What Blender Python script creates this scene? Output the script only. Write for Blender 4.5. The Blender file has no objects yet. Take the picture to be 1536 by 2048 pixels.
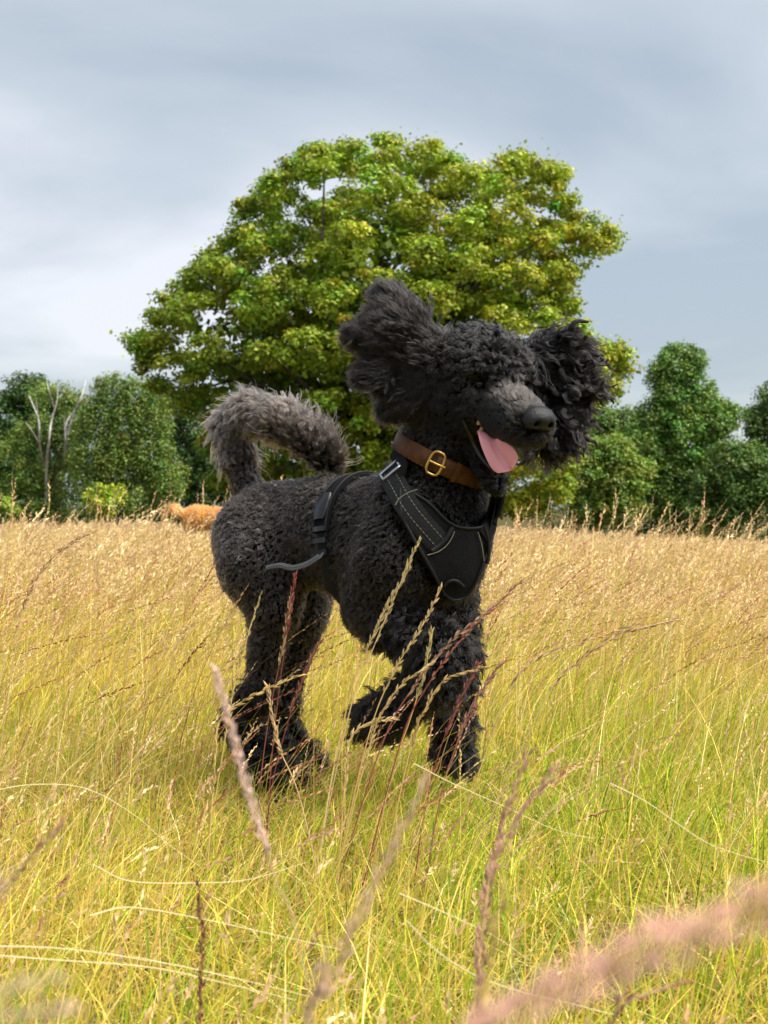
import bpy, math, os
import numpy as np
from mathutils import Vector, Matrix
from mathutils.bvhtree import BVHTree
from mathutils.kdtree import KDTree

SC = bpy.context.scene
COL = SC.collection
rng = np.random.default_rng(7)

# ------------------------------------------------------------------ camera
F = 2600.0            # focal length in pixels of the 1536 px wide picture
HZ = 1010.0           # picture row of the horizon
CAMH = 0.66
cam = bpy.data.cameras.new('camera')
camo = bpy.data.objects.new('camera', cam)
COL.objects.link(camo)
cam.sensor_fit = 'HORIZONTAL'
cam.sensor_width = 36.0
cam.lens = 36.0 * F / 1536.0
cam.clip_start = 0.02
cam.clip_end = 3000.0
camo.location = (0, 0, CAMH)
camo.rotation_euler = (math.radians(90) - math.atan((1024 - HZ) / F), 0, 0)
cam.dof.use_dof = True
cam.dof.focus_distance = 2.6
cam.dof.aperture_fstop = cam.lens / 4.2          # opening about 4 mm, like a phone
SC.camera = camo

# ------------------------------------------------------------------ view, world, sun
EXPO = 2.35
SC.view_settings.view_transform = 'Standard'
SC.view_settings.look = 'None'
SC.view_settings.gamma = 1.0
SC.view_settings.use_curve_mapping = False
SC.view_settings.exposure = EXPO
SC.cycles.max_bounces = 5
SC.cycles.diffuse_bounces = 2
SC.cycles.glossy_bounces = 3
SC.cycles.transmission_bounces = 4
SC.cycles.transparent_max_bounces = 4
SC.cycles.caustics_reflective = False
SC.cycles.caustics_refractive = False
SUN_EL, SUN_AZ = math.radians(56), math.radians(112)   # azimuth measured from +Y (view direction) towards +X
W = bpy.data.worlds.new('World')
SC.world = W
W.use_nodes = True
nt = W.node_tree
nt.nodes.clear()


def N(tree, kind, **kw):
    n = tree.nodes.new(kind)
    for k, v in kw.items():
        if k in n.inputs.keys() and not hasattr(type(n), k):
            n.inputs[k].default_value = v
        else:
            setattr(n, k, v)
    return n


def mth(tree, op, a, b=None, c=None):
    n = tree.nodes.new('ShaderNodeMath')
    n.operation = op
    for i, x in enumerate((a, b, c)):
        if x is None:
            continue
        if isinstance(x, (int, float)):
            n.inputs[i].default_value = x
        else:
            tree.links.new(x, n.inputs[i])
    return n.outputs[0]


out = N(nt, 'ShaderNodeOutputWorld')
bg = N(nt, 'ShaderNodeBackground')
bg.inputs['Strength'].default_value = 0.1
sky = N(nt, 'ShaderNodeTexSky', sky_type='NISHITA', sun_disc=False, sun_elevation=SUN_EL, sun_rotation=SUN_AZ)
sky.air_density = 1.0
sky.dust_density = 2.0
tc = N(nt, 'ShaderNodeTexCoord')
sep = N(nt, 'ShaderNodeSeparateXYZ')
nt.links.new(tc.outputs['Generated'], sep.inputs[0])
den = mth(nt, 'ADD', mth(nt, 'MAXIMUM', sep.outputs[2], 0.0), 0.16)
comb = N(nt, 'ShaderNodeCombineXYZ')
nt.links.new(mth(nt, 'DIVIDE', sep.outputs[0], den), comb.inputs[0])
nt.links.new(mth(nt, 'DIVIDE', sep.outputs[1], den), comb.inputs[1])
mp = N(nt, 'ShaderNodeMapping')
mp.inputs['Location'].default_value = (3.4, 1.15, 0)
mp.inputs['Rotation'].default_value = (0, 0, math.radians(20))
nt.links.new(comb.outputs[0], mp.inputs[0])
n1 = N(nt, 'ShaderNodeTexNoise')
n1.inputs['Scale'].default_value = 0.8
n1.inputs['Detail'].default_value = 6.0
n1.inputs['Roughness'].default_value = 0.48
n1.inputs['Distortion'].default_value = 0.35
nt.links.new(mp.outputs[0], n1.inputs['Vector'])
ramp = N(nt, 'ShaderNodeValToRGB')
k = 10.0 / 2 ** EXPO      # cloud radiance / strength / exposure
ramp.color_ramp.elements[0].position = 0.37
ramp.color_ramp.elements[0].color = (0.43 * k, 0.495 * k, 0.555 * k, 1)
ramp.color_ramp.elements[1].position = 0.63
ramp.color_ramp.elements[1].color = (0.84 * k, 0.85 * k, 0.89 * k, 1)
e = ramp.color_ramp.elements.new(0.5)
e.color = (0.58 * k, 0.63 * k, 0.68 * k, 1)
nt.links.new(n1.outputs['Fac'], ramp.inputs[0])
mix = N(nt, 'ShaderNodeMix', data_type='RGBA')
mix.inputs['Factor'].default_value = 0.93
nt.links.new(sky.outputs[0], mix.inputs['A'])
nt.links.new(ramp.outputs[0], mix.inputs['B'])
nt.links.new(mix.outputs['Result'], bg.inputs[0])
nt.links.new(bg.outputs[0], out.inputs[0])

sun = bpy.data.lights.new('sun', 'SUN')
sun.energy = 1.5
sun.angle = math.radians(55)
sun.color = (1.0, 0.95, 0.86)
suno = bpy.data.objects.new('sun', sun)
COL.objects.link(suno)
sd = Vector((math.sin(SUN_AZ) * math.cos(SUN_EL), math.cos(SUN_AZ) * math.cos(SUN_EL), math.sin(SUN_EL)))
suno.rotation_euler = sd.to_track_quat('Z', 'Y').to_euler()
suno.location = (0, 0, 30)

# ------------------------------------------------------------------ helpers


def Q(px, py, Y):
    """picture position at distance Y -> point in the place"""
    return np.array([(px - 768.0) / F * Y, Y, CAMH - (py - HZ) / F * Y])


def zg(x, y):
    x = np.asarray(x, float)
    y = np.asarray(y, float)
    t = np.clip((y - 18) / 40.0, 0, 1.5)
    return -0.95 * t - np.where(x > 0, 0.052, 0.0) * x * np.clip((y - 3) / 14.0, 0, 1) + 0.012 * np.sin(x * 1.7 + 0.4 * y) + 0.012 * np.sin(y * 2.1 + 0.7 * x)


def tag(o, label=None, cat=None, group=None, kind=None):
    if label:
        o['label'] = label
    if cat:
        o['category'] = cat
    if group:
        o['group'] = group
    if kind:
        o['kind'] = kind
    return o


def empty(name, loc):
    o = bpy.data.objects.new(name, None)
    o.location = Vector([float(c) for c in loc])
    o.empty_display_size = 0.1
    COL.objects.link(o)
    return o


def setpar(o, p):
    o.parent = p
    m = Matrix.Translation(world_loc(p))
    o.matrix_parent_inverse = m.inverted()


def world_loc(p):
    # parents are never rotated or scaled; parts sit at the origin
    return p.location if p.parent is None else (p.location + Vector((0, 0, 0)))


def mesh_obj(name, V, polys, mat, parent=None, col=None, smooth=True):
    """V (n,3); polys: list of arrays (m,k) with k = 3 or 4"""
    me = bpy.data.meshes.new(name)
    V = np.asarray(V, np.float32)
    if not isinstance(polys, (list, tuple)):
        polys = [polys]
    polys = [np.asarray(p, np.int32) for p in polys if len(p)]
    nl = sum(p.size for p in polys)
    npoly = sum(len(p) for p in polys)
    me.vertices.add(len(V))
    me.vertices.foreach_set('co', V.ravel())
    me.loops.add(nl)
    me.polygons.add(npoly)
    me.loops.foreach_set('vertex_index', np.concatenate([p.ravel() for p in polys]))
    tot = np.concatenate([np.full(len(p), p.shape[1], np.int32) for p in polys])
    st = np.concatenate([[0], np.cumsum(tot)[:-1]]).astype(np.int32)
    me.polygons.foreach_set('loop_start', st)
    if smooth:
        me.polygons.foreach_set('use_smooth', np.ones(npoly, bool))
    if col is not None:
        a = me.attributes.new('tint', 'FLOAT_COLOR', 'POINT')
        c4 = np.ones((len(V), 4), np.float32)
        c4[:, :3] = col
        a.data.foreach_set('color', c4.ravel())
    me.update(calc_edges=True)
    me.validate()
    if mat is not None:
        me.materials.append(mat)
    o = bpy.data.objects.new(name, me)
    COL.objects.link(o)
    if parent is not None:
        setpar(o, parent)
    return o


class MB:
    def __init__(s):
        s.v, s.q, s.t, s.c, s.n = [], [], [], [], 0

    def add(s, V, quads=None, tris=None, col=None):
        V = np.asarray(V, float).reshape(-1, 3)
        if quads is not None and len(quads):
            s.q.append(np.asarray(quads) + s.n)
        if tris is not None and len(tris):
            s.t.append(np.asarray(tris) + s.n)
        s.v.append(V)
        if col is not None:
            s.c.append(np.broadcast_to(col, (len(V), 3)))
        s.n += len(V)

    def build(s, name, mat, parent=None, smooth=True):
        P = []
        if s.q:
            P.append(np.concatenate(s.q))
        if s.t:
            P.append(np.concatenate(s.t))
        return mesh_obj(name, np.concatenate(s.v), P, mat, parent, np.concatenate(s.c) if s.c else None, smooth)


def unit(v):
    v = np.asarray(v, float)
    return v / np.maximum(np.linalg.norm(v, axis=-1, keepdims=True), 1e-9)


def frames(path):
    t = unit(np.gradient(path, axis=0))
    ref = np.array([0, 0, 1.0]) if abs(t[:, 2]).mean() < 0.8 else np.array([1.0, 0, 0])
    a = unit(np.cross(t, ref))
    b = np.cross(t, a)
    return t, a, b


def tube(mb, path, rad, ns=6, col=None, closed=False):
    path = np.asarray(path, float)
    m = len(path)
    rad = np.broadcast_to(rad, (m,))
    if closed:
        t = unit(np.roll(path, -1, 0) - np.roll(path, 1, 0))
        nrm = unit(np.cross(path[0] - path.mean(0), path[m // 4] - path.mean(0)))
        a = unit(np.cross(t, nrm))
        b = np.cross(t, a)
    else:
        t, a, b = frames(path)
    th = np.linspace(0, 2 * math.pi, ns, endpoint=False)
    V = path[:, None] + rad[:, None, None] * (np.cos(th)[None, :, None] * a[:, None] + np.sin(th)[None, :, None] * b[:, None])
    idx = np.arange(m * ns).reshape(m, ns)
    if closed:
        i0, i1 = idx, np.roll(idx, -1, 0)
    else:
        i0, i1 = idx[:-1], idx[1:]
    q = np.stack([i0, np.roll(i0, -1, 1), np.roll(i1, -1, 1), i1], -1).reshape(-1, 4)
    mb.add(V.reshape(-1, 3), q, None, col)


def bez(pts, n):
    """smooth curve through the points (Catmull-Rom)"""
    P = np.asarray(pts, float)
    if len(P) == 2:
        return P[0] + (P[1] - P[0]) * np.linspace(0, 1, n)[:, None]
    P = np.vstack([2 * P[0] - P[1], P, 2 * P[-1] - P[-2]])
    m = len(P) - 3
    u = np.linspace(0, m - 1e-6, n)
    i = u.astype(int)
    t = (u - i)[:, None]
    a, b, c, d = P[i], P[i + 1], P[i + 2], P[i + 3]
    return 0.5 * (2 * b + (c - a) * t + (2 * a - 5 * b + 4 * c - d) * t ** 2 + (3 * b - a - 3 * c + d) * t ** 3)


# ------------------------------------------------------------------ materials
def mat_base(name):
    m = bpy.data.materials.new(name)
    m.use_nodes = True
    t = m.node_tree
    p = t.nodes['Principled BSDF']
    return m, t, p


def mat_simple(name, col, rough=0.5, spec=0.5, metal=0.0, bump=None, var=0.0, vscale=40, coat=0.0):
    m, t, p = mat_base(name)
    p.inputs['Roughness'].default_value = rough
    p.inputs['Specular IOR Level'].default_value = spec
    p.inputs['Metallic'].default_value = metal
    p.inputs['Coat Weight'].default_value = coat
    tcn = N(t, 'ShaderNodeTexCoord')
    nz = N(t, 'ShaderNodeTexNoise')
    nz.inputs['Scale'].default_value = vscale
    nz.inputs['Detail'].default_value = 5
    t.links.new(tcn.outputs['Object'], nz.inputs['Vector'])
    rp = N(t, 'ShaderNodeValToRGB')
    c = np.array(col)
    rp.color_ramp.elements[0].position = 0.3
    rp.color_ramp.elements[1].position = 0.7
    rp.color_ramp.elements[0].color = (*(c * (1 - var)), 1)
    rp.color_ramp.elements[1].color = (*np.minimum(c * (1 + var), 1), 1)
    t.links.new(nz.outputs['Fac'], rp.inputs[0])
    t.links.new(rp.outputs[0], p.inputs['Base Color'])
    if bump:
        b = N(t, 'ShaderNodeBump')
        b.inputs['Strength'].default_value = bump[0]
        b.inputs['Distance'].default_value = bump[1]
        nb = N(t, 'ShaderNodeTexNoise')
        nb.inputs['Scale'].default_value = bump[2]
        nb.inputs['Detail'].default_value = 4
        t.links.new(tcn.outputs['Object'], nb.inputs['Vector'])
        t.links.new(nb.outputs['Fac'], b.inputs['Height'])
        t.links.new(b.outputs[0], p.inputs['Normal'])
    return m


def mat_leafy(name, trans=0.35, rough=0.5, spec=0.3, tcol=(1.0, 1.0, 0.55)):
    """colour of each blade or leaf from its own tint; light shines through thin leaves"""
    m, t, p = mat_base(name)
    at = N(t, 'ShaderNodeAttribute', attribute_name='tint')
    p.inputs['Roughness'].default_value = rough
    p.inputs['Specular IOR Level'].default_value = spec
    t.links.new(at.outputs['Color'], p.inputs['Base Color'])
    tr = N(t, 'ShaderNodeBsdfTranslucent')
    mx = N(t, 'ShaderNodeMix', data_type='RGBA', blend_type='MULTIPLY')
    mx.inputs['Factor'].default_value = 1.0
    mx.inputs['B'].default_value = (*tcol, 1)
    t.links.new(at.outputs['Color'], mx.inputs['A'])
    t.links.new(mx.outputs['Result'], tr.inputs['Color'])
    ms = N(t, 'ShaderNodeMixShader')
    ms.inputs[0].default_value = trans
    t.links.new(p.outputs[0], ms.inputs[1])
    t.links.new(tr.outputs[0], ms.inputs[2])
    t.links.new(ms.outputs[0], t.nodes['Material Output'].inputs['Surface'])
    return m


def mat_hair(name, rough=0.3, radial=0.45, ior=1.45):
    m = bpy.data.materials.new(name)
    m.use_nodes = True
    t = m.node_tree
    t.nodes.clear()
    o = N(t, 'ShaderNodeOutputMaterial')
    h = N(t, 'ShaderNodeBsdfHairPrincipled')
    h.parametrization = 'COLOR'
    at = N(t, 'ShaderNodeAttribute', attribute_name='tint')
    t.links.new(at.outputs['Color'], h.inputs['Color'])
    h.inputs['Roughness'].default_value = rough
    h.inputs['Radial Roughness'].default_value = radial
    h.inputs['Random Roughness'].default_value = 0.2
    h.inputs['IOR'].default_value = ior
    t.links.new(h.outputs[0], o.inputs[0])
    return m


M_GRASS = mat_leafy('grass_blades', 0.35, 0.6, 0.12, (1, 1, 0.45))
M_STRAW = mat_leafy('dry_grass', 0.25, 0.65, 0.12, (1, 0.92, 0.7))
M_LEAF = mat_leafy('tree_leaves', 0.28, 0.5, 0.3, (1.0, 1.0, 0.35))
M_BARK = mat_simple('bark', (0.09, 0.075, 0.055), 0.9, 0.2, bump=(0.8, 0.03, 9), var=0.5, vscale=4)
M_HAIR = mat_hair('poodle_hair')
M_GOLDHAIR = mat_hair('golden_hair', 0.5, 0.6, 1.4)

# ------------------------------------------------------------------ ground
m, t, p = mat_base('meadow_soil')
tcn = N(t, 'ShaderNodeTexCoord')
na = N(t, 'ShaderNodeTexNoise')
na.inputs['Scale'].default_value = 6
na.inputs['Detail'].default_value = 8
t.links.new(tcn.outputs['Object'], na.inputs['Vector'])
rp = N(t, 'ShaderNodeValToRGB')
rp.color_ramp.elements[0].color = (0.035, 0.036, 0.010, 1)
rp.color_ramp.elements[1].color = (0.12, 0.09, 0.03, 1)
rp.color_ramp.elements[0].position = 0.35
rp.color_ramp.elements[1].position = 0.65
t.links.new(na.outputs['Fac'], rp.inputs[0])
t.links.new(rp.outputs[0], p.inputs['Base Color'])
p.inputs['Roughness'].default_value = 1.0
p.inputs['Specular IOR Level'].default_value = 0.1
bp = N(t, 'ShaderNodeBump')
bp.inputs['Strength'].default_value = 0.7
bp.inputs['Distance'].default_value = 0.02
nb = N(t, 'ShaderNodeTexNoise')
nb.inputs['Scale'].default_value = 60
t.links.new(tcn.outputs['Object'], nb.inputs['Vector'])
t.links.new(nb.outputs['Fac'], bp.inputs['Height'])
t.links.new(bp.outputs[0], p.inputs['Normal'])
ys = np.concatenate([np.linspace(-30, 0, 12)[:-1], np.linspace(0, 8, 41)[:-1], np.linspace(8, 80, 60)[:-1], np.geomspace(80, 1500, 20)])
xs = np.concatenate([-np.geomspace(700, 6, 18)[:-1], np.linspace(-6, 6, 61)[:-1], np.geomspace(6, 700, 18)])
gx, gy = np.meshgrid(xs, ys)
gz = zg(np.clip(gx, -45, 45), gy)
ii = np.arange(gx.size).reshape(gx.shape)
gq = np.stack([ii[:-1, :-1], ii[:-1, 1:], ii[1:, 1:], ii[1:, :-1]], -1).reshape(-1, 4)
tag(mesh_obj('ground', np.stack([gx, gy, gz], -1).reshape(-1, 3), gq, m), kind='structure')

# ------------------------------------------------------------------ signed distance bodies


def sd_cone(Pn, a, b, ra, rb):
    ab = b - a
    tt = np.clip(((Pn - a) @ ab) / max(float(ab @ ab), 1e-9), 0, 1)
    d = Pn - a - tt[:, None] * ab
    return np.sqrt((d * d).sum(1)) - (ra + (rb - ra) * tt)


def sd_ell(Pn, c, R, r):
    q = (Pn - c) @ R.T
    k0 = np.sqrt(((q / r) ** 2).sum(1))
    k1 = np.sqrt(((q / (r * r)) ** 2).sum(1)) + 1e-9
    return k0 * (k0 - 1) / k1


def sd_prim(Pn, pr):
    if pr['t'] == 'cone':
        return sd_cone(Pn, pr['a'], pr['b'], pr['ra'], pr['rb'])
    return sd_ell(Pn, pr['c'], pr['R'], pr['r'])


def smin(a, b, k):
    h = np.maximum(k - np.abs(a - b), 0) / k
    return np.minimum(a, b) - h * h * k * 0.25


def sd_all(Pn, prims):
    d = None
    for pr in prims:
        x = sd_prim(Pn, pr)
        if d is None:
            d = x
        elif pr.get('sub'):
            d = -smin(-d, x, pr['k'])
        else:
            d = smin(d, x, pr['k'])
    return d


def cone(a, b, ra, rb, k=0.04, reg='body', sub=False):
    return dict(t='cone', a=np.array(a, float), b=np.array(b, float), ra=ra, rb=rb, k=k, reg=reg, sub=sub)


def ell(c, R, r, k=0.03, reg='body', sub=False):
    return dict(t='ell', c=np.array(c, float), R=np.array(R, float), r=np.array(r, float), k=k, reg=reg, sub=sub)


def surface_nets(prims, h):
    lo, hi = np.full(3, 1e9), np.full(3, -1e9)
    for pr in prims:
        if pr.get('sub'):
            continue
        if pr['t'] == 'cone':
            for q, r in ((pr['a'], pr['ra']), (pr['b'], pr['rb'])):
                lo, hi = np.minimum(lo, q - r), np.maximum(hi, q + r)
        else:
            r = pr['r'].max()
            lo, hi = np.minimum(lo, pr['c'] - r), np.maximum(hi, pr['c'] + r)
    lo -= 3 * h
    hi += 3 * h
    dim = np.ceil((hi - lo) / h).astype(int) + 1
    G = np.stack(np.meshgrid(*[lo[i] + h * np.arange(dim[i]) for i in range(3)], indexing='ij'), -1).reshape(-1, 3).astype(np.float32)
    vol = sd_all(G, prims).reshape(dim)
    del G
    ins = vol < 0
    c8 = [(i, j, kk) for i in (0, 1) for j in (0, 1) for kk in (0, 1)]
    cd = dim - 1

    def cor(A, o):
        return A[o[0]:o[0] + cd[0], o[1]:o[1] + cd[1], o[2]:o[2] + cd[2]]
    cnt = sum(cor(ins, o).astype(np.int8) for o in c8)
    act = (cnt > 0) & (cnt < 8)
    cells = np.argwhere(act)
    vid = np.full(cd, -1, np.int64)
    vid[act] = np.arange(len(cells))
    acc = np.zeros((len(cells), 3))
    num = np.zeros(len(cells))
    for a in range(8):
        for b in range(a + 1, 8):
            oa, ob = np.array(c8[a]), np.array(c8[b])
            if np.abs(oa - ob).sum() != 1:
                continue
            va = vol[tuple((cells + oa).T)]
            vb = vol[tuple((cells + ob).T)]
            mk = (va < 0) != (vb < 0)
            tt = np.where(mk, va / np.where(mk, va - vb, 1), 0)
            pt = oa + tt[:, None] * (ob - oa)
            acc += pt * mk[:, None]
            num += mk
    V = lo + h * (cells + acc / num[:, None])
    quads = []
    for ax in range(3):
        u, w = (ax + 1) % 3, (ax + 2) % 3
        sl0 = [slice(None)] * 3
        sl1 = [slice(None)] * 3
        sl0[ax], sl1[ax] = slice(0, -1), slice(1, None)
        s0, s1 = ins[tuple(sl0)], ins[tuple(sl1)]
        ch = np.argwhere(s0 != s1)
        ok = (ch[:, u] > 0) & (ch[:, w] > 0) & (ch[:, u] < cd[u]) & (ch[:, w] < cd[w])
        ch = ch[ok]
        eu, ew = np.eye(3, dtype=int)[u], np.eye(3, dtype=int)[w]
        q = np.stack([vid[tuple((ch - eu - ew).T)], vid[tuple((ch - ew).T)], vid[tuple(ch.T)], vid[tuple((ch - eu).T)]], -1)
        fl = ~s0[tuple(ch.T)]
        q[fl] = q[fl][:, ::-1]
        quads.append(q)
    return V, np.concatenate(quads)


def vnormals(V, Qd):
    n = np.cross(V[Qd[:, 2]] - V[Qd[:, 0]], V[Qd[:, 3]] - V[Qd[:, 1]])
    o = np.zeros_like(V)
    for i in range(4):
        np.add.at(o, Qd[:, i], n)
    return unit(o)


def relax(V, Qd, it, lam=0.5):
    for _ in range(it):
        acc = np.zeros_like(V)
        num = np.zeros(len(V))
        for i in range(4):
            j = Qd[:, (i + 1) % 4]
            np.add.at(acc, Qd[:, i], V[j])
            np.add.at(num, Qd[:, i], 1)
            np.add.at(acc, j, V[Qd[:, i]])
            np.add.at(num, j, 1)
        V = V + lam * (acc / num[:, None] - V)
    return V


def regions(V, prims):
    D = np.stack([sd_prim(V, pr) for pr in prims if not pr.get('sub')], 1)
    names = np.array([pr['reg'] for pr in prims if not pr.get('sub')])
    return names[D.argmin(1)]


def sample_mesh(V, Qd, n, weight=None):
    T = np.concatenate([Qd[:, [0, 1, 2]], Qd[:, [0, 2, 3]]])
    ar = 0.5 * np.linalg.norm(np.cross(V[T[:, 1]] - V[T[:, 0]], V[T[:, 2]] - V[T[:, 0]]), axis=1)
    if weight is not None:
        ar = ar * weight[T].mean(1)
    c = np.cumsum(ar)
    f = np.searchsorted(c, rng.random(n) * c[-1])
    r1, r2 = np.sqrt(rng.random(n)), rng.random(n)
    b = np.stack([1 - r1, r1 * (1 - r2), r1 * r2], 1)
    return T[f], b


def curves_obj(name, P, rad, col, mat, parent):
    """P (n,m,3) strands"""
    n, m_ = P.shape[:2]
    cu = bpy.data.hair_curves.new(name)
    cu.add_curves([m_] * n)
    cu.position_data.foreach_set('vector', P.astype(np.float32).ravel())
    a = cu.attributes.get('radius') or cu.attributes.new('radius', 'FLOAT', 'POINT')
    a.data.foreach_set('value', np.broadcast_to(rad, (n, m_)).astype(np.float32).ravel())
    c4 = np.ones((n, 4), np.float32)
    c4[:, :3] = col
    a = cu.attributes.new('tint', 'FLOAT_COLOR', 'CURVE')
    a.data.foreach_set('color', c4.ravel())
    cu.materials.append(mat)
    o = bpy.data.objects.new(name, cu)
    COL.objects.link(o)
    if parent is not None:
        setpar(o, parent)
    return o


def strands(root, nrm, flow, L, lift=0.7, curl=0.004, turns=1.5, clump=0.011, pull=0.6, m_=9, wave=False, grow=1.0, mess=1.0):
    """curled hairs that gather into locks. flow: direction the coat lies in"""
    n = len(root)
    s = np.linspace(0, 1, m_)
    fl = flow - (flow * nrm).sum(1, keepdims=True) * nrm
    # locks: cells of a jittered lattice
    w = root + 0.35 * clump * np.sin(root[:, [1, 2, 0]] * (2 * math.pi / (3.1 * clump))) 
    cid = np.floor(w / clump).astype(np.int64)
    key = cid[:, 0] * 73856093 ^ cid[:, 1] * 19349663 ^ cid[:, 2] * 83492791
    _, inv = np.unique(key, return_inverse=True)
    nc = inv.max() + 1
    cnt = np.bincount(inv, minlength=nc)[:, None]

    def cmean(x):
        o = np.zeros((nc, x.shape[1]))
        np.add.at(o, inv, x)
        return o / cnt
    cr, cn, cf = cmean(root), unit(cmean(nrm)), cmean(fl)
    cph = rng.random(nc) * 2 * math.pi
    cdir = rng.normal(size=(nc, 3)) * 0.45 * mess
    csc = rng.uniform(0.75, 1.25, nc)
    csg = np.where(rng.random(nc) < 0.5, 1, -1)
    L = np.asarray(L) * csc[inv] * rng.uniform(0.8, 1.15, n)
    D = unit(nrm * lift + fl * (1 - lift) + cdir[inv] * 0.6 + rng.normal(size=(n, 3)) * 0.12)
    B = unit(fl + cdir[inv] * 0.5 + rng.normal(size=(n, 3)) * 0.1)
    base = root[:, None] + L[:, None, None] * (s[None, :, None] * D[:, None] * (1 - 0.35 * s[None, :, None]) + 0.4 * (s ** 2)[None, :, None] * B[:, None])
    e1 = unit(np.cross(D, nrm + 0.01 + rng.normal(size=(n, 3)) * 0.2))
    e2 = np.cross(D, e1)
    ph = cph[inv] + rng.normal(size=n) * 0.5
    ang = ph[:, None] + csg[inv][:, None] * 2 * math.pi * turns * s[None]
    am = np.broadcast_to(np.asarray(curl), (n,))[:, None] * (s[None] ** 0.6) * (1 + (grow - 1) * s[None])
    if wave:
        off = am[..., None] * (np.sin(ang)[..., None] * e1[:, None] + 0.3 * np.cos(ang)[..., None] * e2[:, None])
    else:
        off = am[..., None] * (np.cos(ang)[..., None] * e1[:, None] + np.sin(ang)[..., None] * e2[:, None])
    P = base + off
    # gather the lock
    acc = np.zeros((nc, m_, 3))
    np.add.at(acc, inv, P)
    acc /= cnt[:, :, None]
    f = (pull * s ** 0.8)[None, :, None]
    P = P * (1 - f) + acc[inv] * f
    return P, inv


# ------------------------------------------------------------------ black poodle
YAW = math.radians(42)
HD = np.array([math.cos(YAW), -math.sin(YAW), 0.0])     # where the dog runs to
RT = np.array([-math.sin(YAW), -math.cos(YAW), 0.0])    # its right side
CY = 2.74
CX = (742 - 768) / F * CY


def P_(px, py, v):
    """point of the vertical plane v metres to the dog's right of its middle"""
    kk = (px - 768.0) / F
    u = (kk * (CY + v * RT[1]) - CX - v * RT[0]) / (HD[0] - kk * HD[1])
    X = CX + u * HD[0] + v * RT[0]
    Y = CY + u * HD[1] + v * RT[1]
    return np.array([X, Y, CAMH - (py - HZ) / F * Y])


FH = unit(np.array([0.45, -0.84, -0.25]))               # head direction
UH = unit(np.array([0.03, 0, 1.0]) - FH * (FH @ np.array([0.03, 0, 1.0])))
RH = np.cross(FH, UH)
RHm = np.stack([FH, RH, UH])
SK = P_(955, 765, 0.0)


def HP(f, r, u):
    return SK + f * FH + r * RH + u * UH


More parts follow.
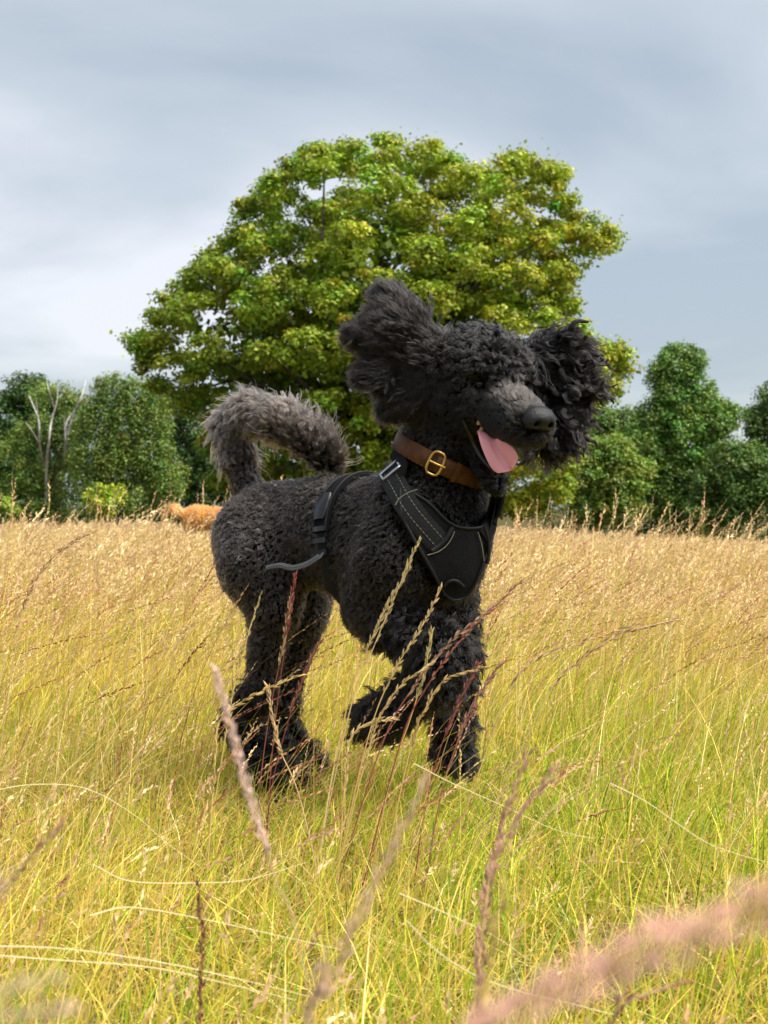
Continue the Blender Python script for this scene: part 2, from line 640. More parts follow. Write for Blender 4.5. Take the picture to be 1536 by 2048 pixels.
EB1 = HP(-0.02, 0.085, 0.025)     # near ear base
EB2 = HP(-0.01, -0.08, 0.02)      # far ear base
yE1, yE2 = EB1[1], EB2[1]
body = [
    cone(P_(558, 1052, 0), P_(655, 1052, 0), 0.092, 0.098),
    cone(P_(655, 1058, 0), P_(770, 1075, 0), 0.094, 0.120),
    cone(P_(655, 1100, 0), P_(770, 1118, 0), 0.074, 0.116),
    cone(P_(770, 1085, 0), P_(872, 1065, 0), 0.118, 0.102),
    cone(P_(790, 1120, 0), P_(872, 1118, 0), 0.110, 0.09),
    cone(P_(855, 1030, 0), P_(893, 880, 0), 0.106, 0.076, 0.05, 'neck'),
    cone(P_(893, 880, 0), HP(-0.02, 0, -0.03), 0.076, 0.085, 0.04, 'neck'),
    # near front leg, folded
    cone(P_(815, 1040, 0.075), P_(790, 1120, 0.095), 0.07, 0.072, 0.04),
    cone(P_(790, 1120, 0.095), P_(752, 1215, 0.09), 0.072, 0.062, 0.04),
    cone(P_(752, 1215, 0.09), P_(885, 1310, 0.095), 0.052, 0.038, 0.03, 'leg'),
    cone(P_(885, 1310, 0.095), P_(872, 1362, 0.095), 0.042, 0.045, 0.03, 'leg'),
    cone(P_(877, 1350, 0.095), P_(775, 1430, 0.095), 0.038, 0.033, 0.02, 'leg'),
    cone(P_(775, 1430, 0.095), P_(735, 1447, 0.095), 0.036, 0.026, 0.02, 'leg'),
    # far front leg, reaching the ground
    cone(P_(880, 1090, -0.065), P_(895, 1190, -0.08), 0.07, 0.056, 0.04),
    cone(P_(895, 1190, -0.08), P_(912, 1310, -0.08), 0.05, 0.038, 0.03, 'leg'),
    cone(P_(912, 1310, -0.08), P_(908, 1440, -0.08), 0.038, 0.031, 0.02, 'leg'),
    cone(P_(908, 1440, -0.08), P_(903, 1505, -0.08), 0.034, 0.028, 0.02, 'leg'),
    cone(P_(903, 1505, -0.08), P_(922, 1520, -0.08), 0.028, 0.022, 0.02, 'leg'),
    # near hind leg
    cone(P_(508, 1075, 0.055), P_(528, 1130, 0.075), 0.088, 0.09, 0.05),
    cone(P_(528, 1130, 0.075), P_(552, 1215, 0.08), 0.082, 0.052, 0.04),
    cone(P_(548, 1200, 0.08), P_(522, 1370, 0.08), 0.048, 0.029, 0.03),
    cone(P_(522, 1370, 0.08), P_(478, 1448, 0.08), 0.030, 0.026, 0.02, 'leg'),
    cone(P_(478, 1448, 0.08), P_(540, 1545, 0.08), 0.026, 0.03, 0.02, 'leg'),
    cone(P_(540, 1545, 0.08), P_(595, 1568, 0.08), 0.032, 0.024, 0.02, 'leg'),
    # far hind leg
    cone(P_(575, 1080, -0.06), P_(608, 1180, -0.075), 0.08, 0.058, 0.04),
    cone(P_(608, 1180, -0.075), P_(610, 1230, -0.075), 0.058, 0.046, 0.03),
    cone(P_(610, 1230, -0.075), P_(572, 1380, -0.075), 0.044, 0.028, 0.02),
    cone(P_(572, 1380, -0.075), P_(556, 1430, -0.075), 0.028, 0.026, 0.02, 'leg'),
    cone(P_(556, 1430, -0.075), P_(602, 1525, -0.075), 0.026, 0.03, 0.02, 'leg'),
    cone(P_(602, 1525, -0.075), P_(645, 1545, -0.075), 0.03, 0.022, 0.02, 'leg'),
    # tail
    cone(P_(505, 1000, 0), P_(478, 925, 0), 0.036, 0.026, 0.03, 'tailbase'),
    cone(P_(478, 925, 0), P_(462, 860, 0), 0.024, 0.028, 0.03, 'tail'),
    cone(P_(462, 860, 0), P_(495, 826, 0), 0.03, 0.031, 0.03, 'tail'),
    cone(P_(495, 826, 0), P_(560, 838, 0), 0.031, 0.031, 0.02, 'tail'),
    cone(P_(560, 838, 0), P_(622, 880, 0), 0.031, 0.028, 0.02, 'tail'),
    cone(P_(622, 880, 0), P_(655, 910, 0), 0.028, 0.02, 0.02, 'tail'),
    cone(P_(655, 910, 0), P_(668, 932, 0), 0.02, 0.011, 0.02, 'tail'),
    # head
    ell(HP(0.0, 0, 0.012), RHm, (0.1, 0.088, 0.092), 0.03, 'top'),
    cone(HP(0.05, 0.028, 0.025), HP(0.05, -0.028, 0.025), 0.05, 0.05, 0.03, 'top'),
    cone(HP(0.01, 0.045, -0.045), HP(0.055, 0.03, -0.05), 0.05, 0.042, 0.03, 'face'),
    cone(HP(0.01, -0.045, -0.045), HP(0.055, -0.03, -0.05), 0.05, 0.042, 0.03, 'face'),
    cone(HP(0.06, 0, -0.02), HP(0.135, 0, -0.035), 0.054, 0.05, 0.03, 'muzzle'),
    cone(HP(0.135, 0.01, -0.04), HP(0.19, 0.014, -0.046), 0.043, 0.038, 0.02, 'muzzle'),
    cone(HP(0.135, -0.01, -0.04), HP(0.19, -0.014, -0.046), 0.043, 0.038, 0.02, 'muzzle'),
    cone(HP(0.02, 0, -0.085), HP(0.12, 0, -0.178), 0.04, 0.02, 0.012, 'jaw'),
    cone(HP(0.085, 0.03, -0.10), HP(0.15, 0.0, -0.118), 0.014, 0.018, 0.012, 'jaw', True),
    ell(HP(0.092, 0.05, 0.008), RHm, (0.022, 0.02, 0.016), 0.015, 'face', True),
    ell(HP(0.092, -0.05, 0.008), RHm, (0.022, 0.02, 0.016), 0.015, 'face', True),
    # ears
    cone(EB1, Q(815, 668, yE1), 0.035, 0.032, 0.02, 'ear1'),
    cone(Q(815, 668, yE1), Q(800, 625, yE1 + 0.01), 0.034, 0.022, 0.02, 'ear1'),
    cone(Q(815, 675, yE1), Q(755, 680, yE1 + 0.015), 0.034, 0.022, 0.02, 'ear1'),
    cone(Q(825, 690, yE1), Q(775, 745, yE1), 0.032, 0.022, 0.02, 'ear1'),
    cone(EB1, Q(818, 790, yE1 + 0.01), 0.035, 0.026, 0.03, 'ear1'),
    cone(EB2, Q(1105, 715, yE2), 0.03, 0.024, 0.02, 'ear2'),
    cone(Q(1105, 715, yE2), Q(1135, 760, yE2), 0.024, 0.016, 0.02, 'ear2'),
    cone(Q(1095, 725, yE2), Q(1112, 830, yE2), 0.024, 0.016, 0.02, 'ear2'),
    cone(Q(1105, 820, yE2), Q(1092, 872, yE2 - 0.01), 0.016, 0.010, 0.02, 'ear2'),
]
DOG_AT = P_(742, 1560, 0)
dog = empty('poodle', (DOG_AT[0], DOG_AT[1], float(zg(DOG_AT[0], DOG_AT[1]))))
tag(dog, 'black curly poodle running through the grass with its tongue out, wearing a harness', 'dog')
BV, BQ = surface_nets(body, 0.008)
BV = relax(BV, BQ, 3)
BN = vnormals(BV, BQ)
BR = regions(BV, body)
M_SKIN = mat_simple('poodle_undercoat', (0.0015, 0.0013, 0.0013), 0.95, 0.05, bump=(0.8, 0.01, 90), var=0.3)
bump = 0.003 * (np.sin(BV[:, 0] * 310 + 3 * np.sin(BV[:, 2] * 170)) + np.sin(BV[:, 2] * 290 + 3 * np.sin(BV[:, 1] * 190)))
mesh_obj('body', BV + BN * (bump * np.where(np.isin(BR, ['face', 'muzzle', 'jaw']), 0.0, 0.6))[:, None], BQ, M_SKIN, dog)
BVH = BVHTree.FromPolygons([tuple(v) for v in BV], [tuple(int(i) for i in q) for q in BQ])
CAMP = Vector((0, 0, CAMH))


def hit(px, py):
    """where the line of sight meets the dog: point, outward normal"""
    d = Vector(Q(px, py, 1.0)) - CAMP
    loc, nr, _, _ = BVH.ray_cast(CAMP, d.normalized())
    if loc is None:
        loc, nr, _, _ = BVH.find_nearest(Vector(Q(px, py, 2.5)))
    nr = np.array(nr)
    loc = np.array(loc)
    if nr @ (np.array(CAMP) - loc) < 0:
        nr = -nr
    return loc, nr


def loop_points(c, ax, n, e0, start=0.0, end=2 * math.pi):
    """ring of surface points around the axis ax through c"""
    ax = unit(ax)
    e0 = unit(e0 - (e0 @ ax) * ax)
    e1 = np.cross(ax, e0)
    P, NR = [], []
    for th in np.linspace(start, end, n, endpoint=False):
        d = math.cos(th) * e0 + math.sin(th) * e1
        loc, nr, _, _ = BVH.ray_cast(Vector(c), Vector(d))
        if loc is None:
            loc = Vector(c + d * 0.1)
        P.append(np.array(loc))
        NR.append(d)
    P = np.array(P)
    for _ in range(3):
        P = 0.5 * P + 0.25 * (np.roll(P, 1, 0) + np.roll(P, -1, 0))
    return P, np.array(NR)


def strap(mb, path, nrm, width, lift, thick, closed=False):
    """flat band lying on the coat"""
    path = np.asarray(path)
    m_ = len(path)
    if closed:
        t = unit(np.roll(path, -1, 0) - np.roll(path, 1, 0))
    else:
        t = unit(np.gradient(path, axis=0))
    nrm = unit(nrm - (nrm * t).sum(1, keepdims=True) * t)
    s = np.cross(t, nrm)
    w = np.broadcast_to(width, (m_,))[:, None] * 0.5
    lf = np.broadcast_to(lift, (m_,))[:, None]
    e = 0.12
    prof = [(-1, 0), (-1, 0.6), (-1 + e, 1), (1 - e, 1), (1, 0.6), (1, 0)]
    V = np.stack([path + s * w * a + nrm * (lf + thick * b) for a, b in prof], 1)
    ns = len(prof)
    idx = np.arange(m_ * ns).reshape(m_, ns)
    i0, i1 = (idx, np.roll(idx, -1, 0)) if closed else (idx[:-1], idx[1:])
    q = np.stack([i0, np.roll(i0, -1, 1), np.roll(i1, -1, 1), i1], -1).reshape(-1, 4)
    mb.add(V.reshape(-1, 3), q)
    if not closed:
        mb.add(V[0], [[0, 1, 4, 5], [1, 2, 3, 4]])
        mb.add(V[-1], [[5, 4, 1, 0], [4, 3, 2, 1]])
    return path + nrm * (lf + thick), nrm, s


# ---- harness
M_WEB = mat_simple('black_webbing', (0.0055, 0.006, 0.0075), 0.7, 0.3, bump=(0.9, 0.003, 500), var=0.4, vscale=90)
M_MESHF = mat_simple('black_padded_fabric', (0.0032, 0.0035, 0.0044), 0.8, 0.2, bump=(0.9, 0.004, 420), var=0.45, vscale=60)
M_TRIM = mat_simple('trim_binding', (0.006, 0.0066, 0.008), 0.6, 0.3)
M_REFL = mat_simple('reflective_thread', (0.16, 0.155, 0.12), 0.4, 0.5)
M_GREYWEB = mat_simple('grey_webbing', (0.07, 0.073, 0.08), 0.6, 0.4, bump=(0.4, 0.002, 500), var=0.2)
M_STEEL = mat_simple('steel', (0.42, 0.44, 0.47), 0.3, 0.5, metal=1.0)
M_PLASTIC = mat_simple('black_plastic', (0.007, 0.008, 0.011), 0.35, 0.5)
har_at = P_(760, 1080, 0)
har = empty('dog_harness', har_at)
tag(har, 'black padded dog harness with reflective stitching on the running poodle', 'harness')
HARN = []


def px_path(pts, n):
    c = bez(np.array([[a, b, 0] for a, b in pts], float), n)
    L, NR = [], []
    for x, y, _ in c:
        l, r = hit(x, y)
        L.append(l)
        NR.append(r)
    L, NR = np.array(L), np.array(NR)
    for _ in range(4):
        L[1:-1] = 0.5 * L[1:-1] + 0.25 * (L[:-2] + L[2:])
        NR[1:-1] = unit(0.5 * NR[1:-1] + 0.25 * (NR[:-2] + NR[2:]))
    return L, NR


def stitches(top, nrm, sv, off, parent, name='stitching', ln=0.006, step=0.009, r=0.0009):
    seg = np.concatenate([[0], np.cumsum(np.linalg.norm(np.diff(top, axis=0), axis=1))])
    mb = MB()
    d = 0.004
    while d + ln < seg[-1]:
        a = np.array([np.interp(d, seg, top[:, i]) for i in range(3)])
        b = np.array([np.interp(d + ln, seg, top[:, i]) for i in range(3)])
        j = int(np.clip(np.searchsorted(seg, d), 0, len(top) - 1))
        o = sv[j] * off + nrm[j] * 0.0006
        tube(mb, np.stack([a + o, b + o]), r, 5)
        d += step
    return mb.build(name, M_REFL, parent)


# girth band all round the body
gc, gn = P_(733, 1085, 0), HD * 1.0 + np.array([0, 0, 0.12])
gp, gnr = loop_points(gc, gn, 72, np.array([0, 0, 1.0]))
mb = MB()
wid = np.full(72, 0.03)
strap(mb, gp, gnr, wid, 0.007, 0.006, closed=True)
gs = mb.build('girth_strap', M_WEB, har)
HARN.append(gp)
# padded sleeve over the upper part of the girth band
upi = [i for i in range(-16, 17)]
mb = MB()
tp, tn, ts = strap(mb, gp[upi], gnr[upi], 0.042, 0.009, 0.012)
pad = mb.build('back_pad', M_MESHF, har)
mb = MB()
tube(mb, tp + ts * 0.017, 0.003, 6)
tube(mb, tp - ts * 0.017, 0.003, 6)
mb.build('piping', M_TRIM, pad)
# side buckle on the near side
near = [i for i in range(72) if gnr[i] @ RT > 0.2]
bi = sorted(near, key=lambda i: abs(gp[i][2] - (CAMH - 0.012)))[0]
sgn = 1 if gp[(bi + 1) % 72][2] < gp[bi][2] else -1
ids = [(bi + sgn * j) % 72 for j in range(-2, 4)]
bk = MB()
strap(bk, gp[ids], gnr[ids], np.array([0.026, 0.034, 0.036, 0.036, 0.034, 0.024]), 0.018, 0.011)
bko = bk.build('buckle', M_PLASTIC, har)
for j in (4, 6, 8):
    i2 = [(bi + sgn * (j + dj)) % 72 for dj in (0, 1)]
    bk = MB()
    strap(bk, gp[i2], gnr[i2], 0.036, 0.016, 0.008)
    bk.build('slider_bar', M_PLASTIC, bko)
# loose end of the webbing flying back
i3 = (bi + sgn * 9) % 72
tail0 = gp[i3] + gnr[i3] * 0.02
lp = bez([tail0, P_(640, 1112, 0.155), P_(615, 1128, 0.165), P_(585, 1136, 0.17), P_(560, 1131, 0.172), P_(532, 1136, 0.175)], 20)
mb = MB()
tp, tn, ts = strap(mb, lp, np.tile(unit(RT * 0.8 + np.array([0, 0, 0.5])), (20, 1)), np.linspace(0.017, 0.011, 20), 0.0, 0.002)
le = mb.build('loose_strap_end', M_GREYWEB, har)
stitches(tp, tn, ts, 0.0, le)
# shoulder strap from the withers to the chest, near side
sp, sn = px_path([(752, 935), (778, 925), (788, 955), (805, 1000), (835, 1045), (872, 1088)], 30)
mb = MB()
tp, tn, ts = strap(mb, sp, sn, np.interp(np.linspace(0, 1, 30), [0, 0.3, 0.45, 1], [0.03, 0.03, 0.046, 0.05]), 0.017, 0.006)
ss = mb.build('shoulder_strap', M_WEB, har)
HARN.append(sp)
stitches(tp[12:], tn[12:], ts[12:], 0.008, ss)
stitches(tp[12:], tn[12:], ts[12:], -0.012, ss)
# adjuster ring
kx = 8
fr = [tp[kx] + tn[kx] * 0.005 + (np.cross(tn[kx], ts[kx]) * a + ts[kx] * b) for a, b in ((-0.013, -0.021), (-0.013, 0.021), (0.013, 0.021), (0.013, -0.021))]
ring = np.concatenate([np.linspace(fr[i], fr[(i + 1) % 4], 5)[:-1] for i in range(4)])
mb = MB()
tube(mb, ring, 0.003, 6, closed=True)
mb.build('adjuster_ring', M_STEEL, har)
# back strap between the withers and the girth pad
sp2, sn2 = px_path([(726, 945), (745, 936), (772, 922), (800, 905)], 10)
mb = MB()
strap(mb, sp2, sn2, 0.034, 0.01, 0.008)
mb.build('back_strap', M_MESHF, har)
HARN.append(sp2)
# far shoulder strap
sp3, sn3 = px_path([(962, 962), (976, 985), (976, 1010), (966, 1045), (950, 1075)], 16)
mb = MB()
tp3, tn3, ts3 = strap(mb, sp3, sn3, 0.036, 0.014, 0.01)
mb.build('shoulder_strap', M_MESHF, har)
HARN.append(sp3)
# chest plate
uu = np.linspace(0, 1, 17)
left = bez([(800, 985, 0), (812, 1040, 0), (838, 1090, 0), (862, 1140, 0), (884, 1172, 0)], 17)
right = bez([(862, 1010, 0), (905, 1056, 0), (960, 1056, 0), (982, 1060, 0), (984, 1075, 0)], 17)
right2 = bez([(1000, 1005, 0), (995, 1050, 0), (978, 1100, 0), (950, 1150, 0), (925, 1178, 0)], 17)
nU, nV = 22, 18
topc = bez([(805, 985, 0), (850, 1010, 0), (893, 1048, 0), (930, 1058, 0), (958, 1048, 0), (978, 1002, 0)], nU)
botc = bez([(805, 1030, 0), (826, 1085, 0), (868, 1158, 0), (905, 1185, 0), (936, 1158, 0), (970, 1062, 0)], nU)
PV = np.zeros((nU, nV, 3))
PN = np.zeros((nU, nV, 3))
for i in range(nU):
    for j in range(nV):
        c = topc[i] + (botc[i] - topc[i]) * j / (nV - 1)
        PV[i, j], PN[i, j] = hit(c[0], c[1])
for _ in range(6):
    PV[1:-1, 1:-1] = 0.4 * PV[1:-1, 1:-1] + 0.15 * (PV[:-2, 1:-1] + PV[2:, 1:-1] + PV[1:-1, :-2] + PV[1:-1, 2:])
    PN[1:-1, 1:-1] = unit(0.4 * PN[1:-1, 1:-1] + 0.15 * (PN[:-2, 1:-1] + PN[2:, 1:-1] + PN[1:-1, :-2] + PN[1:-1, 2:]))
HARN.append(PV.reshape(-1, 3))
mb = MB()
idx = np.arange(nU * nV).reshape(nU, nV)
qq = np.stack([idx[:-1, :-1], idx[1:, :-1], idx[1:, 1:], idx[:-1, 1:]], -1).reshape(-1, 4)
OUT = PV + PN * 0.020
INN = PV + PN * 0.004
mb.add(OUT.reshape(-1, 3), qq)
mb.add(INN.reshape(-1, 3), qq[:, ::-1])
per = np.concatenate([idx[:, 0], idx[-1, 1:], idx[-2::-1, -1], idx[0, -2:0:-1]])
n0 = nU * nV
mb.q.append(np.stack([per, np.roll(per, -1), np.roll(per, -1) + n0, per + n0], -1))
chest = mb.build('chest_plate', M_MESHF, har)
mb = MB()
tube(mb, OUT.reshape(-1, 3)[per], 0.0035, 8, closed=True)
mb.build('piping', M_TRIM, chest)


def plate_line(pts, name, r, mat, n=14):
    c = bez(np.array([[a, b, 0] for a, b in pts], float), n)
    A = []
    for x, y, _ in c:
        l, nr = hit(x, y)
        d2 = ((PV - l) ** 2).sum(-1)
        i, j = np.unravel_index(d2.argmin(), d2.shape)
        A.append(l + PN[i, j] * 0.0235)
    A = np.array(A)
    for _ in range(3):
        A[1:-1] = 0.5 * A[1:-1] + 0.25 * (A[:-2] + A[2:])
    mb = MB()
    tube(mb, A, r, 6)
    return mb.build(name, mat, chest)


plate_line([(845, 1108), (872, 1098), (892, 1080), (900, 1062)], 'reflective_piping', 0.0012, M_REFL)
plate_line([(940, 1065), (946, 1085), (950, 1115)], 'reflective_piping', 0.0012, M_REFL)
plate_line([(795, 1018), (805, 1005), (822, 996), (836, 992)], 'reflective_piping', 0.0012, M_REFL)
plate_line([(853, 1100), (880, 1080), (896, 1055)], 'seam_band', 0.005, M_TRIM)
plate_line([(950, 1052), (958, 1085), (956, 1120)], 'seam_band', 0.004, M_TRIM)
plate_line([(878, 1160), (890, 1150), (905, 1150), (916, 1160)], 'front_loop', 0.0035, M_TRIM)
HARNP = np.concatenate(HARN)

# ---- collar
cn_ = unit(np.array([0.42, -0.16, 0.90]))
cc = P_(892, 924, 0)
cp, cnr = loop_points(cc, cn_, 64, np.array(CAMP) - cc)
cr_ = np.linalg.norm(cp - cc, axis=1)
cr_ = np.minimum(cr_, 0.1)
cp = cc + cnr * cr_[:, None]
M_LEATHER = mat_simple('brown_leather', (0.078, 0.027, 0.0045), 0.55, 0.3, bump=(0.5, 0.002, 220), var=0.35, vscale=60)
M_BRASS = mat_simple('brass', (0.62, 0.40, 0.12), 0.28, 0.5, metal=1.0, var=0.15)
clo = empty('dog_collar', cc)
tag(clo, 'wide brown leather collar with brass buckle round the black poodle\'s neck', 'collar')
mb = MB()
ctp, ctn, cts = strap(mb, cp, cnr, 0.036, 0.010, 0.006, closed=True)
co = mb.build('leather_band', M_LEATHER, clo)
for o_ in (0.0165, -0.0165):
    mb = MB()
    for i in range(64):
        a, b = ctp[i] + cts[i] * o_, ctp[(i + 1) % 64] + cts[(i + 1) % 64] * o_
        tube(mb, np.stack([a + (b - a) * 0.1, a + (b - a) * 0.7]), 0.0007, 4)
    mb.build('stitching', mat_simple('leather_thread', (0.12, 0.05, 0.015), 0.6), co)


def col_idx(px):
    vis = [i for i in range(64) if cnr[i] @ (np.array(CAMP) - cc) > 0]
    return min(vis, key=lambda i: abs((ctp[i][0] / ctp[i][1]) * F + 768 - px))


ib, ik = col_idx(868), col_idx(948)
for i, wd, hh, nm in ((ib, 0.014, 0.023, 'buckle_frame'),):
    c0 = ctp[i] + ctn[i] * 0.005
    tt = np.cross(ctn[i], cts[i])
    th = np.linspace(0, 2 * math.pi, 28, endpoint=False)
    rr = c0 + tt * (wd * np.sign(np.cos(th)) * np.abs(np.cos(th)) ** 0.6)[:, None] + cts[i] * (hh * np.sign(np.sin(th)) * np.abs(np.sin(th)) ** 0.6)[:, None]
    mb = MB()
    tube(mb, rr, 0.0029, 8, closed=True)
    bo = mb.build(nm, M_BRASS, clo)
    mb = MB()
    tube(mb, np.stack([c0 - tt * wd, c0 + ctn[i] * 0.004, c0 + tt * (wd + 0.006)]), 0.0025, 6)
    mb.build('buckle_prong', M_BRASS, bo)
# second leather layer running to the keeper
i0, i1 = sorted((ib, ik), key=lambda i: i)
seq = list(range(i0, i1 + 1)) if i1 - i0 < 32 else [(i1 + j) % 64 for j in range(64 - (i1 - i0) + 1)]
if len(seq) > 2:
    mb = MB()
    strap(mb, ctp[seq], ctn[seq], 0.034, 0.0015, 0.005)
    mb.build('strap_end', M_LEATHER, clo)
    mid = seq[len(seq) // 2]
    ids = [(mid - 1) % 64, mid]
    mb = MB()
    strap(mb, ctp[ids], ctn[ids], 0.04, 0.008, 0.003)
    mb.build('keeper_loop', M_LEATHER, clo)
HARNC = cp

# ---- face parts
nose = [
    ell(HP(0.224, 0, -0.026), RHm, (0.026, 0.031, 0.022), 0.01),
    ell(HP(0.218, 0.017, -0.034), RHm, (0.024, 0.017, 0.016), 0.008),
    ell(HP(0.218, -0.017, -0.034), RHm, (0.024, 0.017, 0.016), 0.008),
    cone(HP(0.248, 0.012, -0.034), HP(0.232, 0.018, -0.035), 0.0052, 0.005, 0.004, sub=True),
    cone(HP(0.248, -0.012, -0.034), HP(0.232, -0.018, -0.035), 0.0052, 0.005, 0.004, sub=True),
    cone(HP(0.252, 0, -0.03), HP(0.236, 0, -0.052), 0.0016, 0.0016, 0.003, sub=True),
]
nv, nq = surface_nets(nose, 0.002)
M_NOSE = mat_simple('wet_nose', (0.006, 0.006, 0.007), 0.34, 0.4, bump=(0.9, 0.002, 520), var=0.2)
mesh_obj('nose', relax(nv, nq, 1), nq, M_NOSE, dog)
M_EYE = mat_simple('dark_eye', (0.004, 0.003, 0.002), 0.15, 0.35)
for s_ in (1, -1):
    ev, eq = surface_nets([ell(HP(0.074, 0.042 * s_, 0.006), RHm, (0.013, 0.013, 0.012))], 0.003)
    mesh_obj('eye', ev, eq, M_EYE, dog)
# tongue: hangs out over the dog's right lower lip
M_TONGUE, t, p = mat_base('tongue')
p.inputs['Base Color'].default_value = (0.86, 0.36, 0.40, 1)
p.inputs['Roughness'].default_value = 0.22
p.inputs['Subsurface Weight'].default_value = 0.25
p.inputs['Subsurface Radius'].default_value = (0.02, 0.006, 0.004)
p.inputs['Subsurface Scale'].default_value = 0.4
tcn = N(t, 'ShaderNodeTexCoord')
nz = N(t, 'ShaderNodeTexNoise')
nz.inputs['Scale'].default_value = 450
t.links.new(tcn.outputs['Object'], nz.inputs['Vector'])
b_ = N(t, 'ShaderNodeBump')
b_.inputs['Strength'].default_value = 0.35
b_.inputs['Distance'].default_value = 0.001
t.links.new(nz.outputs['Fac'], b_.inputs['Height'])
t.links.new(b_.outputs[0], p.inputs['Normal'])
yT = HP(0.13, 0, -0.1)[1]
tpth = bez([HP(0.05, 0.01, -0.08), HP(0.09, 0.018, -0.088), Q(982, 872, yT - 0.02), Q(1000, 904, yT - 0.038), Q(1022, 938, yT - 0.046)], 24)
tw = np.interp(np.linspace(0, 1, 24), [0, 0.3, 0.6, 0.85, 0.95, 1], [0.017, 0.02, 0.025, 0.029, 0.026, 0.011])
tt_ = unit(np.gradient(tpth, axis=0))
ref = unit(np.array([0.86, -0.35, 0.05]))
ta = unit(ref - (ref * tt_).sum(1, keepdims=True) * tt_)
tb = np.cross(tt_, ta)
if (tb @ (np.array(CAMP) - SK)).mean() < 0:
    tb = -tb
th = np.linspace(0, 2 * math.pi, 24, endpoint=False)
V = []
for i in range(24):
    x = np.cos(th)
    y = np.sin(th) * 0.0055
    y = y + 0.011 * (np.abs(x) ** 1.6) * (1 - 0.3 * i / 23) - np.where(np.sin(th) > 0, 0.009 * np.exp(-(x / 0.16) ** 2), 0)
    V.append(tpth[i] + ta[i] * (x * tw[i])[:, None] + tb[i] * y[:, None])
V = np.array(V)
idx = np.arange(24 * 24).reshape(24, 24)
mb = MB()
mb.add(V.reshape(-1, 3), np.stack([idx[:-1], np.roll(idx[:-1], -1, 1), np.roll(idx[1:], -1, 1), idx[1:]], -1).reshape(-1, 4))
mb.add(np.vstack([V[-1], V[-1].mean(0) + tt_[-1] * 0.004]), None, [[i, (i + 1) % 24, 24] for i in range(24)])
mesh_t = mb.build('tongue', M_TONGUE, dog)
M_TOOTH = mat_simple('tooth', (0.42, 0.27, 0.08), 0.3, 0.5, var=0.1)
for (tx, ty, dy, ln) in ((957, 850, -0.004, 0.012), (962, 862, -0.004, 0.009), (968, 872, -0.002, 0.008)):
    a = Q(tx, ty, HP(0.09, 0.03, -0.08)[1] - 0.022 + dy)
    mb = MB()
    tube(mb, bez([a, a + np.array([0.002, 0, ln * 0.7]), a + np.array([0.003, 0, ln])], 6), np.array([0.0042, 0.0044, 0.004, 0.0032, 0.002, 0.0004]), 8)
    mb.build('tooth', M_TOOTH, dog)

# dark wet lower lip from the corner of the mouth to the chin
L_, NR_ = px_path([(926, 838), (938, 866), (952, 896), (968, 922), (986, 940)], 16)
mb = MB()
tube(mb, L_ + unit(np.array(CAMP) - SK) * 0.010, np.interp(np.linspace(0, 1, 16), [0, 0.3, 0.8, 1], [0.003, 0.0065, 0.0055, 0.003]), 8)
mb.build('lower_lip', mat_simple('wet_lip', (0.006, 0.006, 0.008), 0.25, 0.5, bump=(0.6, 0.002, 300)), dog)

# ---- coat
kd = KDTree(len(HARNP) + len(HARNC))
for i, q in enumerate(np.concatenate([HARNP, HARNC])):
    kd.insert(Vector(q), i)
kd.balance()


def coat(name, regs, n, L, colr, flow_fn, jitter=0.25, rad=0.0008, harness=True, **kw):
    wv = np.isin(BR, regs).astype(float)
    T, b = sample_mesh(BV, BQ, n, wv)
    root = (BV[T] * b[..., None]).sum(1)
    nr = unit((BN[T] * b[..., None]).sum(1))
    ln = np.full(n, L) if np.isscalar(L) else L(root)
    if harness:
        dd = np.array([kd.find(Vector(q))[2] for q in root])
        ln = np.where(dd < 0.017, np.minimum(ln, 0.006), ln)
    fl = unit(flow_fn(root, nr))
    P, inv = strands(root - nr * 0.002, nr, fl, ln, **kw)
    nc = inv.max() + 1
    cv = np.exp(rng.normal(size=nc) * jitter)[inv] * np.exp(rng.normal(size=n) * 0.15)
    c = (colr(root) if callable(colr) else np.array(colr)[None]) * cv[:, None]
    s = np.linspace(0, 1, P.shape[1])
    r = rad * (1 - 0.75 * s ** 2)[None] * rng.uniform(0.7, 1.3, n)[:, None]
    return curves_obj(name, P, r, c, M_HAIR, dog)


down_back = lambda r, n: np.tile(-HD * 0.6 + np.array([0, 0, -0.8]), (len(r), 1))
EYES = [HP(0.085, 0.046, 0.008), HP(0.085, -0.046, 0.008)]


def near_eye(L, a=0.022, b=0.05):
    """short hair round the eyes"""
    return lambda r: L * np.clip((np.minimum(*[np.linalg.norm(r - e, axis=1) for e in EYES]) - a) / (b - a) * 0.8 + 0.2, 0.2, 1)


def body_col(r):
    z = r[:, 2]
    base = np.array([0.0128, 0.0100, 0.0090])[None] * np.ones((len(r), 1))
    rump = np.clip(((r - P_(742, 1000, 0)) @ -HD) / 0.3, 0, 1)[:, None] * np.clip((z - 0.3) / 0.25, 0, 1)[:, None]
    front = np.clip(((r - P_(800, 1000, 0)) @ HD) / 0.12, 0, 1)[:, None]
    return base * (1 + 1.9 * rump - 0.4 * front)  # highlight on upper rump and shade on the front put into hair colour


